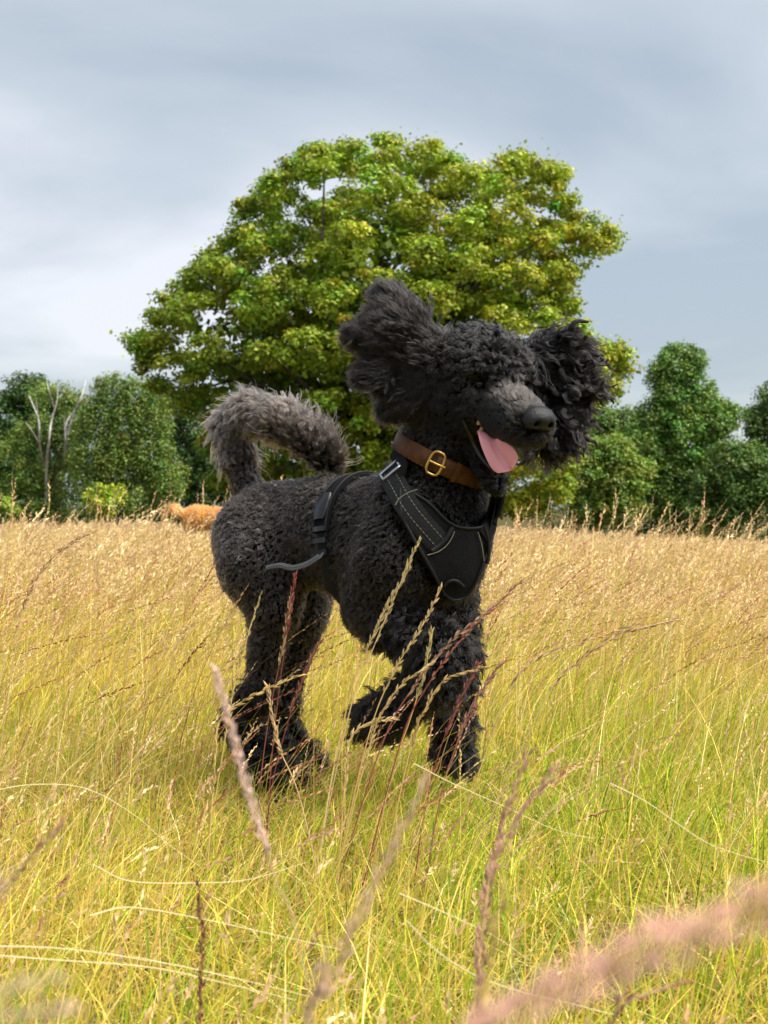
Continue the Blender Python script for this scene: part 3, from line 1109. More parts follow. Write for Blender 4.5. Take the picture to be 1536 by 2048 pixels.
coat('body_coat', ['body', 'neck'], 130000, 0.0155, body_col, down_back, jitter=0.8, lift=0.75, curl=0.0026, turns=1.7, clump=0.0072, pull=0.42, rad=0.0007, mess=0.75)
coat('stray_hair', ['body', 'neck', 'top'], 5000, 0.026, body_col, down_back, jitter=0.4, lift=0.8, curl=0.004, turns=1.4, clump=0.006, pull=0.2, rad=0.0005)
coat('leg_hair', ['leg'], 40000, 0.036, (0.0025, 0.0019, 0.0018), lambda r, n: np.tile(-HD * 0.3 + np.array([0, 0, -0.9]), (len(r), 1)), jitter=0.4, lift=0.6, curl=0.0035, turns=1.5, clump=0.010, pull=0.55, rad=0.0007)  # darker than the body hair: shade on the legs painted in
coat('topknot', ['top'], 36000, near_eye(0.023), (0.0062, 0.0056, 0.0057), lambda r, n: np.tile(-FH * 0.8 + np.array([0, 0, -0.4]), (len(r), 1)), jitter=0.6, lift=0.75, curl=0.0035, turns=1.6, clump=0.010, pull=0.5, rad=0.0007)
coat('face_hair', ['face', 'jaw'], 18000, near_eye(0.015), (0.0022, 0.0020, 0.0021), lambda r, n: np.tile(-FH + np.array([0, 0, -0.5]), (len(r), 1)), lift=0.4, curl=0.002, turns=1.2, clump=0.008, pull=0.4, rad=0.0006, mess=0.5)
coat('muzzle_hair', ['muzzle'], 30000, 0.013, lambda r: np.array([0.020, 0.0168, 0.0154])[None] * (0.07 + 1.8 * np.clip(((r - HP(0.1, 0, -0.022)) @ UH) / 0.035, 0, 1)[:, None]), lambda r, n: np.tile(-FH + np.array([0, 0, 0.05]), (len(r), 1)), lift=0.3, curl=0.0006, turns=0.6, clump=0.006, pull=0.2, rad=0.0005, mess=0.4)  # hair colour lightens upwards, painting the highlight on the bridge


def tail_flow(r, n):
    c = P_(560, 870, 0)
    d = r - c
    return unit(np.cross(np.tile(RT, (len(r), 1)), d)) * 1.0


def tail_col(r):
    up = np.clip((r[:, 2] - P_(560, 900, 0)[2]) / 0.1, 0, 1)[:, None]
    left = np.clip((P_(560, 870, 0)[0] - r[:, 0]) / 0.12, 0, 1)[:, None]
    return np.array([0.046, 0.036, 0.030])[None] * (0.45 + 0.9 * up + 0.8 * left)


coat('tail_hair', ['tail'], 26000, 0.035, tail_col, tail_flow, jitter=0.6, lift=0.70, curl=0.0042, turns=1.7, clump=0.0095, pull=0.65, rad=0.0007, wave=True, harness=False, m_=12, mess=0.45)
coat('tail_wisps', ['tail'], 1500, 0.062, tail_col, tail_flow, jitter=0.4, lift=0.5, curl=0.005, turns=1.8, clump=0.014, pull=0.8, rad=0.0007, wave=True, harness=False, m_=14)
coat('tail_base_hair', ['tailbase'], 8000, 0.016, (0.028, 0.0225, 0.020), lambda r, n: np.tile(np.array([0, 0, 1.0]), (len(r), 1)), lift=0.7, curl=0.003, turns=1.5, clump=0.0085, pull=0.5, harness=False, rad=0.0007)


def ear_flow(base, extra):
    return lambda r, n: unit(r - base) * 1.0 + np.array(extra)


coat('ear_hair', ['ear1'], 26000, lambda r: 0.03 + 0.32 * np.clip(np.linalg.norm(r - EB1, axis=1), 0, 0.1), (0.0050, 0.0039, 0.0036), ear_flow(EB1, (-0.35, 0.1, 0.0)), jitter=0.35, lift=0.3, curl=0.0026, turns=2.6, clump=0.0085, pull=0.5, m_=16, wave=True, rad=0.0007, mess=0.22, harness=False)
coat('ear_hair', ['ear2'], 11000, lambda r: 0.03 + 0.45 * np.clip(np.linalg.norm(r - EB2, axis=1), 0, 0.1), (0.0032, 0.0025, 0.0025), ear_flow(EB2, (0.3, 0.0, -0.45)), jitter=0.35, lift=0.22, curl=0.0042, turns=2.2, clump=0.0085, pull=0.7, m_=16, grow=1.8, rad=0.0007, mess=0.35, wave=True, harness=False)
coat('ear_curls', ['ear2'], 7000, 0.088, (0.0032, 0.0025, 0.0025), ear_flow(EB2, (0.35, 0.0, -0.55)), jitter=0.3, lift=0.3, curl=0.0055, turns=2.4, clump=0.011, pull=0.95, m_=20, grow=1.5, mess=0.8, rad=0.0008, harness=False)
coat('ear_curls', ['ear1'], 2200, 0.062, (0.0050, 0.0040, 0.0037), ear_flow(EB1, (-0.3, 0.1, 0.15)), jitter=0.3, lift=0.25, curl=0.0035, turns=2.2, clump=0.012, pull=0.85, m_=16, wave=True, rad=0.0008, harness=False)

# ------------------------------------------------------------------ golden dog far behind
GY = 16.0
GX = (408 - 768) / F * GY
GZ = float(zg(GX, GY)) + 0.02
g = lambda a, b, c: np.array([GX + a, GY + b, GZ + 1.02 * c])
gbody = [
    cone(g(-0.10, 0, 0.48), g(0.2, 0, 0.46), 0.135, 0.125, 0.06),
    cone(g(-0.14, 0, 0.42), g(0.1, 0, 0.43), 0.13, 0.115, 0.06),
    cone(g(-0.2, -0.02, 0.47), g(-0.31, -0.06, 0.53), 0.075, 0.06, 0.04),
    ell(g(-0.37, -0.08, 0.56), np.eye(3), (0.085, 0.07, 0.07), 0.04),
    cone(g(-0.38, -0.1, 0.56), g(-0.46, -0.13, 0.52), 0.05, 0.032, 0.03),
    cone(g(-0.32, -0.14, 0.6), g(-0.33, -0.16, 0.52), 0.025, 0.03, 0.02),
    cone(g(-0.32, 0.0, 0.6), g(-0.33, 0.02, 0.52), 0.025, 0.03, 0.02),
    cone(g(0.26, 0, 0.5), g(0.4, 0.02, 0.42), 0.045, 0.04, 0.04),
    cone(g(0.4, 0.02, 0.42), g(0.5, 0.03, 0.36), 0.045, 0.02, 0.03),
]
for sx, lean in ((-0.16, -0.03), (0.22, 0.04)):
    for sy in (-0.075, 0.075):
        gbody += [cone(g(sx, sy, 0.42), g(sx + lean, sy, 0.22), 0.07, 0.042, 0.04), cone(g(sx + lean, sy, 0.22), g(sx, sy, 0.03), 0.04, 0.03, 0.03), cone(g(sx, sy, 0.03), g(sx - 0.05, sy, 0.02), 0.032, 0.026, 0.02)]
gdog = empty('golden_dog', g(0, 0, 0))
tag(gdog, 'orange-gold long-haired dog half hidden in the far meadow grass', 'dog')
for pr in gbody[4:6]:
    pr['a'], pr['b'] = pr['a'] - [0.03, 0, 0.01], pr['b'] - [0.03, 0, 0.01]
gv, gq2 = surface_nets(gbody, 0.014)
gv = relax(gv, gq2, 2)
mesh_obj('body', gv, gq2, mat_simple('golden_undercoat', (0.5, 0.2, 0.05), 0.8, 0.2, var=0.3, vscale=12), gdog)
gn_ = vnormals(gv, gq2)
T, b = sample_mesh(gv, gq2, 9000)
rt_ = (gv[T] * b[..., None]).sum(1)
nr_ = unit((gn_[T] * b[..., None]).sum(1))
Pg, inv = strands(rt_, nr_, np.tile(np.array([0.8, 0, -0.7]), (9000, 1)), 0.035, lift=0.3, curl=0.003, turns=0.7, clump=0.03, pull=0.5, m_=6)
curves_obj('golden_coat', Pg, 0.0018, np.array([0.68, 0.30, 0.075])[None] * np.exp(rng.normal(size=(9000, 1)) * 0.25), M_GOLDHAIR, gdog)
nv, nq = surface_nets([ell(g(-0.488, -0.14, 0.525), np.eye(3), (0.02, 0.022, 0.018))], 0.006)
mesh_obj('nose', nv, nq, M_NOSE, gdog)

# ------------------------------------------------------------------ trees


def leaf_quads(mb, c, nrm, size, col, droop=0.3):
    n = len(c)
    t = unit(np.cross(nrm, rng.normal(size=(n, 3))))
    t[:, 2] -= droop
    t = unit(t)
    s = unit(np.cross(t, nrm))
    sz = size[:, None]
    V = np.stack([c - t * sz * 0.5, c + s * sz * 0.36 + nrm * sz * 0.08, c + t * sz * 0.5, c - s * sz * 0.36 + nrm * sz * 0.08], 1)
    q = np.arange(n * 4).reshape(n, 4)
    mb.add(V.reshape(-1, 3), q, None, np.repeat(col, 4, 0))


def clump_leaves(mb, cc_, rr, per, size, base_col, flat=0.7, var=0.22, hang=0.0, cvar=0.12):
    """leaf clumps: cc_ (m,3) centres, rr radii"""
    m_ = len(cc_)
    n = m_ * per
    k_ = np.repeat(np.arange(m_), per)
    d = rng.normal(size=(n, 3))
    d[:, 2] = d[:, 2] + 0.25
    d = unit(d)
    rad = rng.random(n) ** 0.45
    sc = np.stack([np.ones(n), np.ones(n), np.full(n, flat)], 1)
    c = cc_[k_] + d * rad[:, None] * rr[k_][:, None] * sc
    if hang:
        c[:, 2] -= hang * rr[k_] * rng.random(n) ** 1.5
    nr = unit(d * 0.75 + np.array([0, 0, 0.6]) + rng.normal(size=(n, 3)) * 0.32)
    cm = np.exp(rng.normal(size=m_) * cvar)[k_]
    hue = (rng.normal(size=m_) * cvar)[k_] + rng.normal(size=n) * 0.08
    col = np.array(base_col)[None] * (cm * np.exp(rng.normal(size=n) * var))[:, None]
    col[:, 0] *= 1 + hue
    leaf_quads(mb, c, nr, size * rng.uniform(0.65, 1.25, n), np.clip(col, 0.003, 0.6))


def limb(mb, a, b, r0, r1, sag=0.08, n=9, ns=7):
    a, b = np.array(a, float), np.array(b, float)
    L = np.linalg.norm(b - a)
    mid = (a + b) / 2 + rng.normal(size=3) * L * 0.06 + np.array([0, 0, L * sag])
    tube(mb, bez([a, mid, b], n), np.linspace(r0, r1, n), ns)


def inside(poly, x, y):
    r = np.zeros(len(x), bool)
    j = len(poly) - 1
    for i in range(len(poly)):
        xi, yi = poly[i]
        xj, yj = poly[j]
        cnd = ((yi > y) != (yj > y)) & (x < (xj - xi) * (y - yi) / (yj - yi + 1e-9) + xi)
        r ^= cnd
        j = i
    return r


def edge_dist(poly, x, y):
    P0 = np.array(poly, float)
    P1 = np.roll(P0, -1, 0)
    best = np.full(len(x), 1e9)
    for a, b in zip(P0, P1):
        ab = b - a
        tt = np.clip(((x - a[0]) * ab[0] + (y - a[1]) * ab[1]) / (ab @ ab), 0, 1)
        best = np.minimum(best, np.hypot(x - a[0] - tt * ab[0], y - a[1] - tt * ab[1]))
    return best


# the big broad-leaved tree: crown outline in metres from its trunk, seen from the meadow
TY = 58.0
TX = (745 - 768) / F * TY
outl = [(250, 680), (262, 700), (290, 745), (300, 790), (345, 830), (430, 850), (418, 920), (430, 985), (560, 1010), (700, 1015), (900, 1020), (1010, 1045), (1120, 1045), (1150, 940), (1150, 850),
        (1235, 800), (1262, 730), (1240, 690), (1190, 690), (1150, 660), (1150, 590), (1140, 545), (1180, 530), (1242, 490), (1225, 452), (1150, 435), (1140, 400), (1115, 350), (1075, 320), (1030, 312), (985, 330), (955, 345),
        (900, 318), (860, 296), (780, 285), (700, 300), (630, 300), (565, 345), (520, 385), (480, 425), (470, 470), (420, 500), (390, 545), (345, 590), (310, 640), (300, 660)]
poly = [((a - 768) / F * TY, CAMH - (b - HZ) / F * TY) for a, b in outl]
bt = empty('broadleaf_tree', (TX, TY, float(zg(TX, TY))))
tag(bt, 'large spreading broadleaf tree with bright yellow-green crown behind the poodle', 'tree')
px_ = np.array(poly)
x = rng.uniform(px_[:, 0].min(), px_[:, 0].max(), 30000)
z = rng.uniform(px_[:, 1].min(), px_[:, 1].max(), 30000)
ok = inside(poly, x, z)
x, z = x[ok], z[ok]
ed = edge_dist(poly, x, z)
ok = ed > 0.5
x, z, ed = x[ok], z[ok], ed[ok]
half = 8.5 * (1 - np.exp(-ed / 3.0))
dep = np.where(rng.random(len(x)) < 0.7, -1, 1) * half * rng.random(len(x)) ** 0.3
bc = np.stack([x, TY + dep, z], 1)
gap = np.hypot(x - (765 - 768) / F * TY, (z - (CAMH - (535 - HZ) / F * TY)) * 0.8) < 1.2
gap |= np.hypot(x - (480 - 768) / F * TY, z - (CAMH - (690 - HZ) / F * TY)) < 0.9
gap |= np.hypot(x - (450 - 768) / F * TY, z - (CAMH - (765 - HZ) / F * TY)) < 0.9
bc, ed = bc[~gap], ed[~gap]
bough, bed = [], []
for q, e_ in zip(bc, ed):          # boughs keep a distance from each other
    if not bough or (((np.array(bough) - q) ** 2).sum(1) > min(1.8, 0.82 + 0.5 * e_) ** 2).all():
        bough.append(q)
        bed.append(e_)
bough, bed = np.array(bough), np.array(bed)
cl, ce = [], []
ctr3 = np.array([TX, TY, 5.0])
for q, e_ in zip(bough, bed):
    R_ = min(rng.uniform(0.9, 1.5), e_ + 0.15)
    nn = int(5 + 6 * R_ ** 1.5)
    d = unit(rng.normal(size=(nn, 3)) + 0.55 * unit(q - ctr3) + np.array([0, 0, 0.45]))
    cl.append(q + d * R_ * rng.uniform(0.55, 1.0, (nn, 1)) * np.array([1, 1, 0.62]))
    ce.append(np.full(nn, e_))
cc_, ed = np.concatenate(cl), np.concatenate(ce)
rr = rng.uniform(0.32, 0.70, len(cc_))
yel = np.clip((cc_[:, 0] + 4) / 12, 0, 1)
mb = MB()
for lo_, hi_, colr in ((-99, -2, (0.25, 0.335, 0.028)), (-2, 4, (0.285, 0.355, 0.028)), (4, 99, (0.315, 0.37, 0.03))):  # leaf colour lightens to the right, painting in the sunlit side
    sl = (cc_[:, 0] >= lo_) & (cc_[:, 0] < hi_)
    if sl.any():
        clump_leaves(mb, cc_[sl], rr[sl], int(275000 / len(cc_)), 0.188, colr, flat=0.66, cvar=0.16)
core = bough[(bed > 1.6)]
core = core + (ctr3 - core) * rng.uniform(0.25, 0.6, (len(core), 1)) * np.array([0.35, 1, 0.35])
clump_leaves(mb, core, np.full(len(core), 1.2), 60, 0.42, (0.17, 0.25, 0.022), flat=0.8)  # inner leaves coloured darker, shade inside the crown painted in
# loose sprays on the outline
n = 5000
i = rng.integers(0, len(poly), n)
f = rng.random(n)[:, None]
pa, pb = px_[i], px_[(i + 1) % len(poly)]
pp = pa + (pb - pa) * f
ctr = px_.mean(0)
sel = pp[:, 1] > 3
pp = pp[sel]
pp = pp + (ctr - pp) * rng.uniform(-0.006, 0.07, (len(pp), 1)) + rng.normal(size=pp.shape) * 0.08
c = np.stack([pp[:, 0], TY + rng.normal(size=len(pp)) * 1.2, pp[:, 1]], 1)
leaf_quads(mb, c, unit(rng.normal(size=c.shape) + np.array([0, -0.3, 0.8])), 0.2 * rng.uniform(0.6, 1.2, len(c)), np.array([0.28, 0.35, 0.03])[None] * np.exp(rng.normal(size=(len(c), 1)) * 0.25))
tag(mb.build('crown', M_LEAF, bt, smooth=False), kind='stuff')
mb = MB()
tz = float(zg(TX, TY))
tube(mb, bez([(TX, TY, tz - 0.2), (TX + 0.1, TY, tz + 1.5), (TX - 0.1, TY, tz + 4.2), (TX + 0.1, TY, tz + 7)], 14), np.interp(np.linspace(0, 1, 14), [0, 0.1, 1], [0.85, 0.6, 0.34]), 12)
mbl = MB()
for j in range(46):
    tgt = cc_[rng.integers(0, len(cc_))]
    h0 = tz + rng.uniform(1.8, 6.8)
    limb(mbl, (TX, TY, h0), tgt, 0.2, 0.03, 0.1)
trk = mb.build('trunk', M_BARK, bt)
mbl.build('limbs', M_BARK, bt)

M_BIRCH = mat_simple('birch_bark', (0.42, 0.40, 0.36), 0.7, 0.3, var=0.5, vscale=5)


def tree(name, label, px, Y, top, blobs, leaf, colr, per=85, size=None, hang=0.0, flat=0.7, group=None, bark=None, stems=None, csize=0.6, dens=1.0):
    """blobs: (px, py, radius px) lobes of the crown, at distance Y"""
    X = (px - 768) / F * Y
    z0 = float(zg(np.clip(X, -45, 45), Y))
    o = empty(name, (X, Y, z0))
    tag(o, label, 'tree', group)
    mb = MB()
    lob = []
    for (bx, by, br) in blobs:
        c = Q(bx, by, Y)
        R = br / F * Y
        nn = max(5, int(dens * 13 * (R / csize) ** 1.6))
        d = unit(rng.normal(size=(nn, 3)) + np.array([0, -0.35, 0.15]))
        pts = c + d * (R * rng.uniform(0.35, 1.0, (nn, 1)) ** 0.6)
        pts[:, 2] = np.maximum(pts[:, 2], z0 + 0.3)
        rr_ = rng.uniform(0.6, 1.15, nn) * csize
        clump_leaves(mb, pts, rr_, per, leaf, np.array(colr) * rng.uniform(0.9, 1.12), flat=flat, hang=hang, cvar=0.14)
        lob.append(c)
    tag(mb.build('crown', M_LEAF, o, smooth=False), kind='stuff')
    mb = MB()
    hgt = max(q[2] for q in lob) - z0
    tube(mb, bez([(X, Y, z0 - 0.2), (X + 0.1, Y, z0 + hgt * 0.4), (X - 0.05, Y, z0 + hgt * 0.85)], 10), np.linspace(0.24, 0.06, 10), 8)
    mb.build('trunk', bark or M_BARK, o)
    mb = MB()
    for q in lob:
        limb(mb, (X, Y, z0 + hgt * rng.uniform(0.25, 0.5)), q, 0.09, 0.025, 0.06)
    mb.build('limbs', bark or M_BARK, o)
    if stems:
        for st in stems:
            mb = MB()
            pth = bez([Q(a, b, Y - 2.6 * np.clip((960 - b) / 100.0, 0, 1) + 0.8 * np.sin(a)) for a, b in st], 14)
            tube(mb, pth, np.linspace(0.10, 0.035, 14) * (0.6 if len(st) < 4 else 1.0), 7)
            mb.build('stem', M_BIRCH, o)
    return o


G1 = 'trees at the edge of the meadow'
DK, MD, BR_ = (0.07, 0.13, 0.03), (0.18, 0.26, 0.05), (0.20, 0.29, 0.045)
tree('oak_tree', 'dark round-topped tree at the far left behind the birch', 55, 104, 745, [(60, 800, 55), (20, 850, 60), (95, 850, 60), (30, 930, 70), (110, 930, 70), (-40, 880, 80), (-60, 960, 80), (60, 1000, 60)], 0.26, DK, group=G1, csize=0.9)
tree('birch_tree', 'birch with several bare white stems at the left edge of the wood', 110, 92, 740, [(75, 790, 28), (120, 790, 30), (155, 800, 26), (175, 850, 34), (150, 830, 32), (90, 850, 38), (130, 880, 42), (50, 870, 35), (60, 940, 45), (130, 950, 50), (20, 900, 40), (90, 1010, 40), (20, 980, 40)], 0.17, MD, group=G1, hang=1.2, per=60, dens=0.7,
     stems=[[(92, 1010), (90, 943), (79, 890), (79, 848), (72, 824), (58, 791)], [(93, 1000), (93, 929), (99, 875), (102, 848), (108, 824), (115, 800), (115, 761)], [(79, 860), (75, 824), (73, 797)], [(128, 960), (132, 869), (132, 848), (147, 824), (168, 806), (180, 788), (181, 770)], [(136, 870), (150, 821), (162, 797), (172, 761)], [(108, 815), (99, 785), (94, 764)], [(77, 885), (63, 860), (52, 845)], [(131, 880), (129, 842), (130, 821)]])
tree('weeping_birch', 'weeping birch with a domed crown and hanging leaf curtains left of the big tree', 240, 88, 738, [(225, 775, 40), (270, 785, 42), (312, 805, 36), (200, 830, 42), (250, 850, 50), (300, 840, 45), (185, 900, 45), (240, 920, 55), (300, 900, 52), (330, 950, 50), (265, 990, 45), (200, 980, 45)], 0.17, MD, group=G1, hang=2.0, per=75)
tree('dark_tree', 'dark tree between the weeping birch and the big tree', 385, 96, 800, [(350, 830, 45), (390, 860, 55), (420, 900, 55), (360, 930, 60), (410, 970, 55), (450, 950, 55), (500, 960, 60), (330, 990, 45)], 0.2, DK, group=G1, hang=1.0, csize=0.8)  # crown in the same dark leaf green as the oak
tree('alder_tree', 'tall narrow-topped green tree right of the flying ear', 1350, 80, 678, [(1350, 725, 40), (1385, 715, 30), (1320, 745, 28), (1345, 790, 46), (1390, 780, 38), (1310, 830, 45), (1370, 850, 60), (1420, 840, 50), (1450, 830, 32), (1290, 890, 55), (1360, 930, 65), (1430, 930, 60), (1310, 980, 55), (1390, 1010, 50), (1460, 1000, 45)], 0.19, (0.14, 0.25, 0.045), group=G1, hang=0.9, csize=0.62)
tree('ash_tree', 'loose dark tree cut by the right edge of the picture', 1545, 86, 745, [(1545, 800, 36), (1520, 850, 30), (1560, 870, 60), (1500, 830, 18), (1520, 930, 55), (1570, 960, 70), (1500, 1000, 55)], 0.19, (0.10, 0.165, 0.036), group=G1, hang=0.8, per=65)
tree('hazel_tree', 'low light green tree between the big tree and the tall narrow one', 1195, 74, 880, [(1180, 910, 40), (1225, 900, 40), (1160, 950, 45), (1220, 960, 50), (1265, 950, 42), (1180, 1010, 45), (1250, 1010, 45)], 0.18, BR_, group=G1, hang=0.8)
tree('willow_tree', 'round mid green tree low behind the hazel and right of the poodle\'s ear', 1225, 90, 800, [(1200, 850, 40), (1245, 845, 38), (1280, 870, 40), (1170, 880, 40), (1230, 900, 60)], 0.19, (0.13, 0.21, 0.04), group=G1, hang=0.8)
tree('thorn_tree', 'bushy dark green tree low at the right in front of the ash', 1465, 72, 880, [(1455, 915, 42), (1500, 925, 42), (1425, 960, 42), (1480, 980, 50), (1530, 980, 50), (1400, 1020, 35), (1450, 1030, 38)], 0.18, (0.10, 0.175, 0.034), group=G1, hang=0.8)

# dark undergrowth of the wood behind
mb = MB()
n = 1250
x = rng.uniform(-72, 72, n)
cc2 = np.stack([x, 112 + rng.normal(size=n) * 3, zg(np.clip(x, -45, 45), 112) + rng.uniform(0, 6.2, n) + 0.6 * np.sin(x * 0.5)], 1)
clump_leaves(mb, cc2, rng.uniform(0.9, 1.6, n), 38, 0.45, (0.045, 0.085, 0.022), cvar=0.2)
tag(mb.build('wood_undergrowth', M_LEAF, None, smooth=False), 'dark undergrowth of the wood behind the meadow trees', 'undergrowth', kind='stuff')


def bush(name, label, px, py, rpx, Y, colr, leaf, group=None):
    c = Q(px, py, Y)
    R = rpx / F * Y
    z0 = float(zg(c[0], Y))
    o = empty(name, (c[0], Y, z0))
    tag(o, label, 'bush', group)
    mb = MB()
    nn = 40
    d = unit(rng.normal(size=(nn, 3)) + np.array([0, -0.2, 0.2]))
    pts = c + d * R * rng.uniform(0.3, 0.95, (nn, 1)) * np.array([1, 1, 0.85])
    clump_leaves(mb, pts, rng.uniform(0.18, 0.36, nn) * R, 70, leaf, colr, flat=1.0)
    tag(mb.build('foliage', M_LEAF, o, smooth=False), kind='stuff')
    mb = MB()
    for j in range(7):
        limb(mb, (c[0], Y, z0 - 0.05), pts[j], 0.03, 0.008)
    mb.build('stems', M_BARK, o)


bush('bush', 'small bright yellow-green bush at the meadow edge left of the golden dog', 208, 1005, 45, 40, (0.36, 0.47, 0.04), 0.10)
bush('bush', 'tiny pale green bush at the far left meadow edge under the birch', 14, 1020, 26, 40, (0.3, 0.4, 0.05), 0.09)

# ------------------------------------------------------------------ meadow


def patch(x, y, s=1.0, o=0.0):
    return 0.5 + 0.25 * (np.sin(x * 1.9 * s + 1.1 * np.sin(y * 1.3 * s + o) + o) + np.sin(y * 2.3 * s + 1.4 * np.sin(x * 1.1 * s + 2 * o)))


def scatter(y0, y1, dens, margin=0.7, slope=0.33):
    """points of the meadow in front of the camera, even per square metre"""
    w1 = slope * y1 + margin
    A = 2 * w1 * (y1 - y0)
    n = int(A * dens)
    x = rng.uniform(-w1, w1, n)
    y = rng.uniform(y0, y1, n)
    ok = np.abs(x) < slope * y + margin
    return x[ok], y[ok]


def blades(mb, x, y, h, az, lean, w, c0, c1, nseg=4, z0=None):
    n = len(x)
    z = zg(x, y) if z0 is None else z0
    s = np.linspace(0, 1, nseg + 1)
    dx, dy = np.cos(az), np.sin(az)
    hx = (lean * h)[:, None] * s[None] ** 1.8
    hz_ = h[:, None] * (s[None] - 0.28 * np.clip(lean, 0, 1.6)[:, None] * s[None] ** 2.2)
    C = np.stack([x[:, None] + dx[:, None] * hx, y[:, None] + dy[:, None] * hx, z[:, None] - 0.004 + hz_], -1)
    fa = rng.normal(size=n) * 0.7
    wd = np.stack([np.cos(fa), np.sin(fa), np.zeros(n)], -1)
    ww = w[:, None] * np.maximum(1 - s[None] ** 1.6, 0.06) * 0.5
    V = np.stack([C - wd[:, None] * ww[..., None], C + wd[:, None] * ww[..., None]], 2)
    idx = np.arange(n * (nseg + 1) * 2).reshape(n, nseg + 1, 2)
    q = np.stack([idx[:, :-1, 0], idx[:, :-1, 1], idx[:, 1:, 1], idx[:, 1:, 0]], -1).reshape(-1, 4)
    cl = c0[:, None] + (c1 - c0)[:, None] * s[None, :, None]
    mb.add(V.reshape(-1, 3), q, None, np.repeat(cl.reshape(-1, 3), 2, 0))
    return C


def heads(mb, C, h, nsp, frac, size, col, spread=0.5):
    """seed heads: small husks along the upper part of each stem"""
    n, m_ = C.shape[:2]
    K = nsp
    u = np.linspace(1 - frac, 1.0, K)[None] + rng.uniform(-0.5, 0.5, (n, K)) * frac / K
    u = np.clip(u, 0, 1) * (m_ - 1)
    i = np.minimum(u.astype(int), m_ - 2)
    f = (u - i)[..., None]
    r_ = np.arange(n)[:, None]
    pos = C[r_, i] * (1 - f) + C[r_, i + 1] * f
    t = unit(C[r_, i + 1] - C[r_, i])
    sd_ = rng.normal(size=(n, K, 3)) * spread
    d = unit(t + sd_)
    tap = np.sin(np.clip((np.arange(K) + 0.8) / (K + 0.4), 0, 1) * math.pi) ** 0.6
    L = (size[:, None] * tap[None] * rng.uniform(0.7, 1.3, (n, K)))[..., None]
    s = unit(np.cross(d, np.array([0, 1.0, 0.15]) + rng.normal(size=(n, K, 3)) * 0.5))
    V = np.stack([pos, pos + d * L * 0.5 + s * L * 0.17, pos + d * L, pos + d * L * 0.5 - s * L * 0.17], 2)
    q = np.arange(n * K * 4).reshape(-1, 4)
    mb.add(V.reshape(-1, 3), q, None, np.repeat(np.repeat(col, K, 0) * np.exp(rng.normal(size=(n * K, 1)) * 0.15), 4, 0))


def pick(n, cols, wts, var=0.22):
    cols = np.array(cols)
    k_ = rng.choice(len(cols), n, p=np.array(wts) / sum(wts))
    return cols[k_] * np.exp(rng.normal(size=(n, 1)) * var)


GREEN = [(0.33, 0.46, 0.03), (0.50, 0.54, 0.045), (0.18, 0.33, 0.025), (0.68, 0.60, 0.085), (0.74, 0.56, 0.15)]
STRAW = [(0.80, 0.61, 0.18), (0.76, 0.58, 0.09), (0.66, 0.40, 0.15), (0.84, 0.71, 0.35)]
HEADC = [(0.82, 0.59, 0.31), (0.76, 0.51, 0.29), (0.85, 0.66, 0.38), (0.58, 0.34, 0.22)]


def green_blades(y0, y1, dens, hmin, hmax, w, nseg):
    x, y = scatter(y0, y1, dens)
    ok = rng.random(len(x)) < 0.22 + 1.05 * patch(x, y, 6.0, 1.0)     # tufts with gaps between
    x, y = x[ok], y[ok]
    n = len(x)
    g_ = patch(x, y, 1.0, 0.6)
    wy = rng.random(n) > 1.25 * g_ + 0.0
    c = pick(n, GREEN, [5, 4, 3, 2, 1])
    c[wy] = pick(int(wy.sum()), GREEN[2:] + STRAW[:2], [0.7, 2.6, 3, 3, 2])
    h = rng.uniform(hmin, hmax, n) * (0.7 + 0.6 * patch(x, y, 0.7, 2.0)) * np.interp(y, [1.0, 2.9, 3.6], [0.72, 0.72, 1.0])
    lean = np.abs(rng.normal(size=n)) * 0.55 + 0.1
    az = np.where(rng.random(n) < 0.45, rng.normal(size=n) * 0.7, rng.uniform(0, 2 * math.pi, n))
    mb = MB()
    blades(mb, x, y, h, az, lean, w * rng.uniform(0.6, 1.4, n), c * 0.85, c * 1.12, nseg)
    return mb


def thatch(mb, y0, y1, dens, w):
    """dead blades lying in the sward"""
    x, y = scatter(y0, y1, dens)
    n = len(x)
    c = pick(n, STRAW + [(0.34, 0.24, 0.10)], [3, 2, 2, 2, 2])
    blades(mb, x, y, rng.uniform(0.05, 0.16, n), rng.uniform(0, 2 * math.pi, n), rng.uniform(0.9, 2.6, n), w * rng.uniform(0.5, 1.3, n), c, c, 2)


def stalks(y0, y1, dens, hmin, hmax, w, nseg, nsp, hs, front=False, margin=0.7):
    x, y = scatter(y0, y1, dens, margin)
    n = len(x)
    h = rng.uniform(hmin, hmax, n) * (0.85 + 0.3 * patch(x, y, 0.8, 4.0))
    h *= 1 - 0.36 * np.exp(-(((x + 2.0) / 0.7) ** 2 + ((y - 14.2) / 2.0) ** 2))     # thinner sward where the golden dog stands
    if front:   # shorter close to the photographer
        h *= np.interp(y, [0.9, 2.0, 2.6, 3.4], [0.45, 0.5, 0.75, 1.0])
        ok = (rng.random(n) < 0.3) | (y > 2.9) | (y < 1.3) | (np.abs(x) > 0.45)
        x, y, h = x[ok], y[ok], h[ok]
        n = len(x)
    az = rng.normal(size=n) * 0.55
    lean = np.clip(rng.normal(size=n) * 0.28 + 0.42, 0, 1.3)
    c = pick(n, STRAW + [(0.42, 0.38, 0.08)], [3, 3, 1.4, 1.2, 2])
    hc = pick(n, HEADC, [3, 2.4, 2.4, 1.2], 0.12)
    mb = MB()
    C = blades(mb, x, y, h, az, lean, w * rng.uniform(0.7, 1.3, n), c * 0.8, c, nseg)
    heads(mb, C, h, nsp, 0.24, hs * rng.uniform(0.7, 1.3, n), hc, 0.35)
    return mb


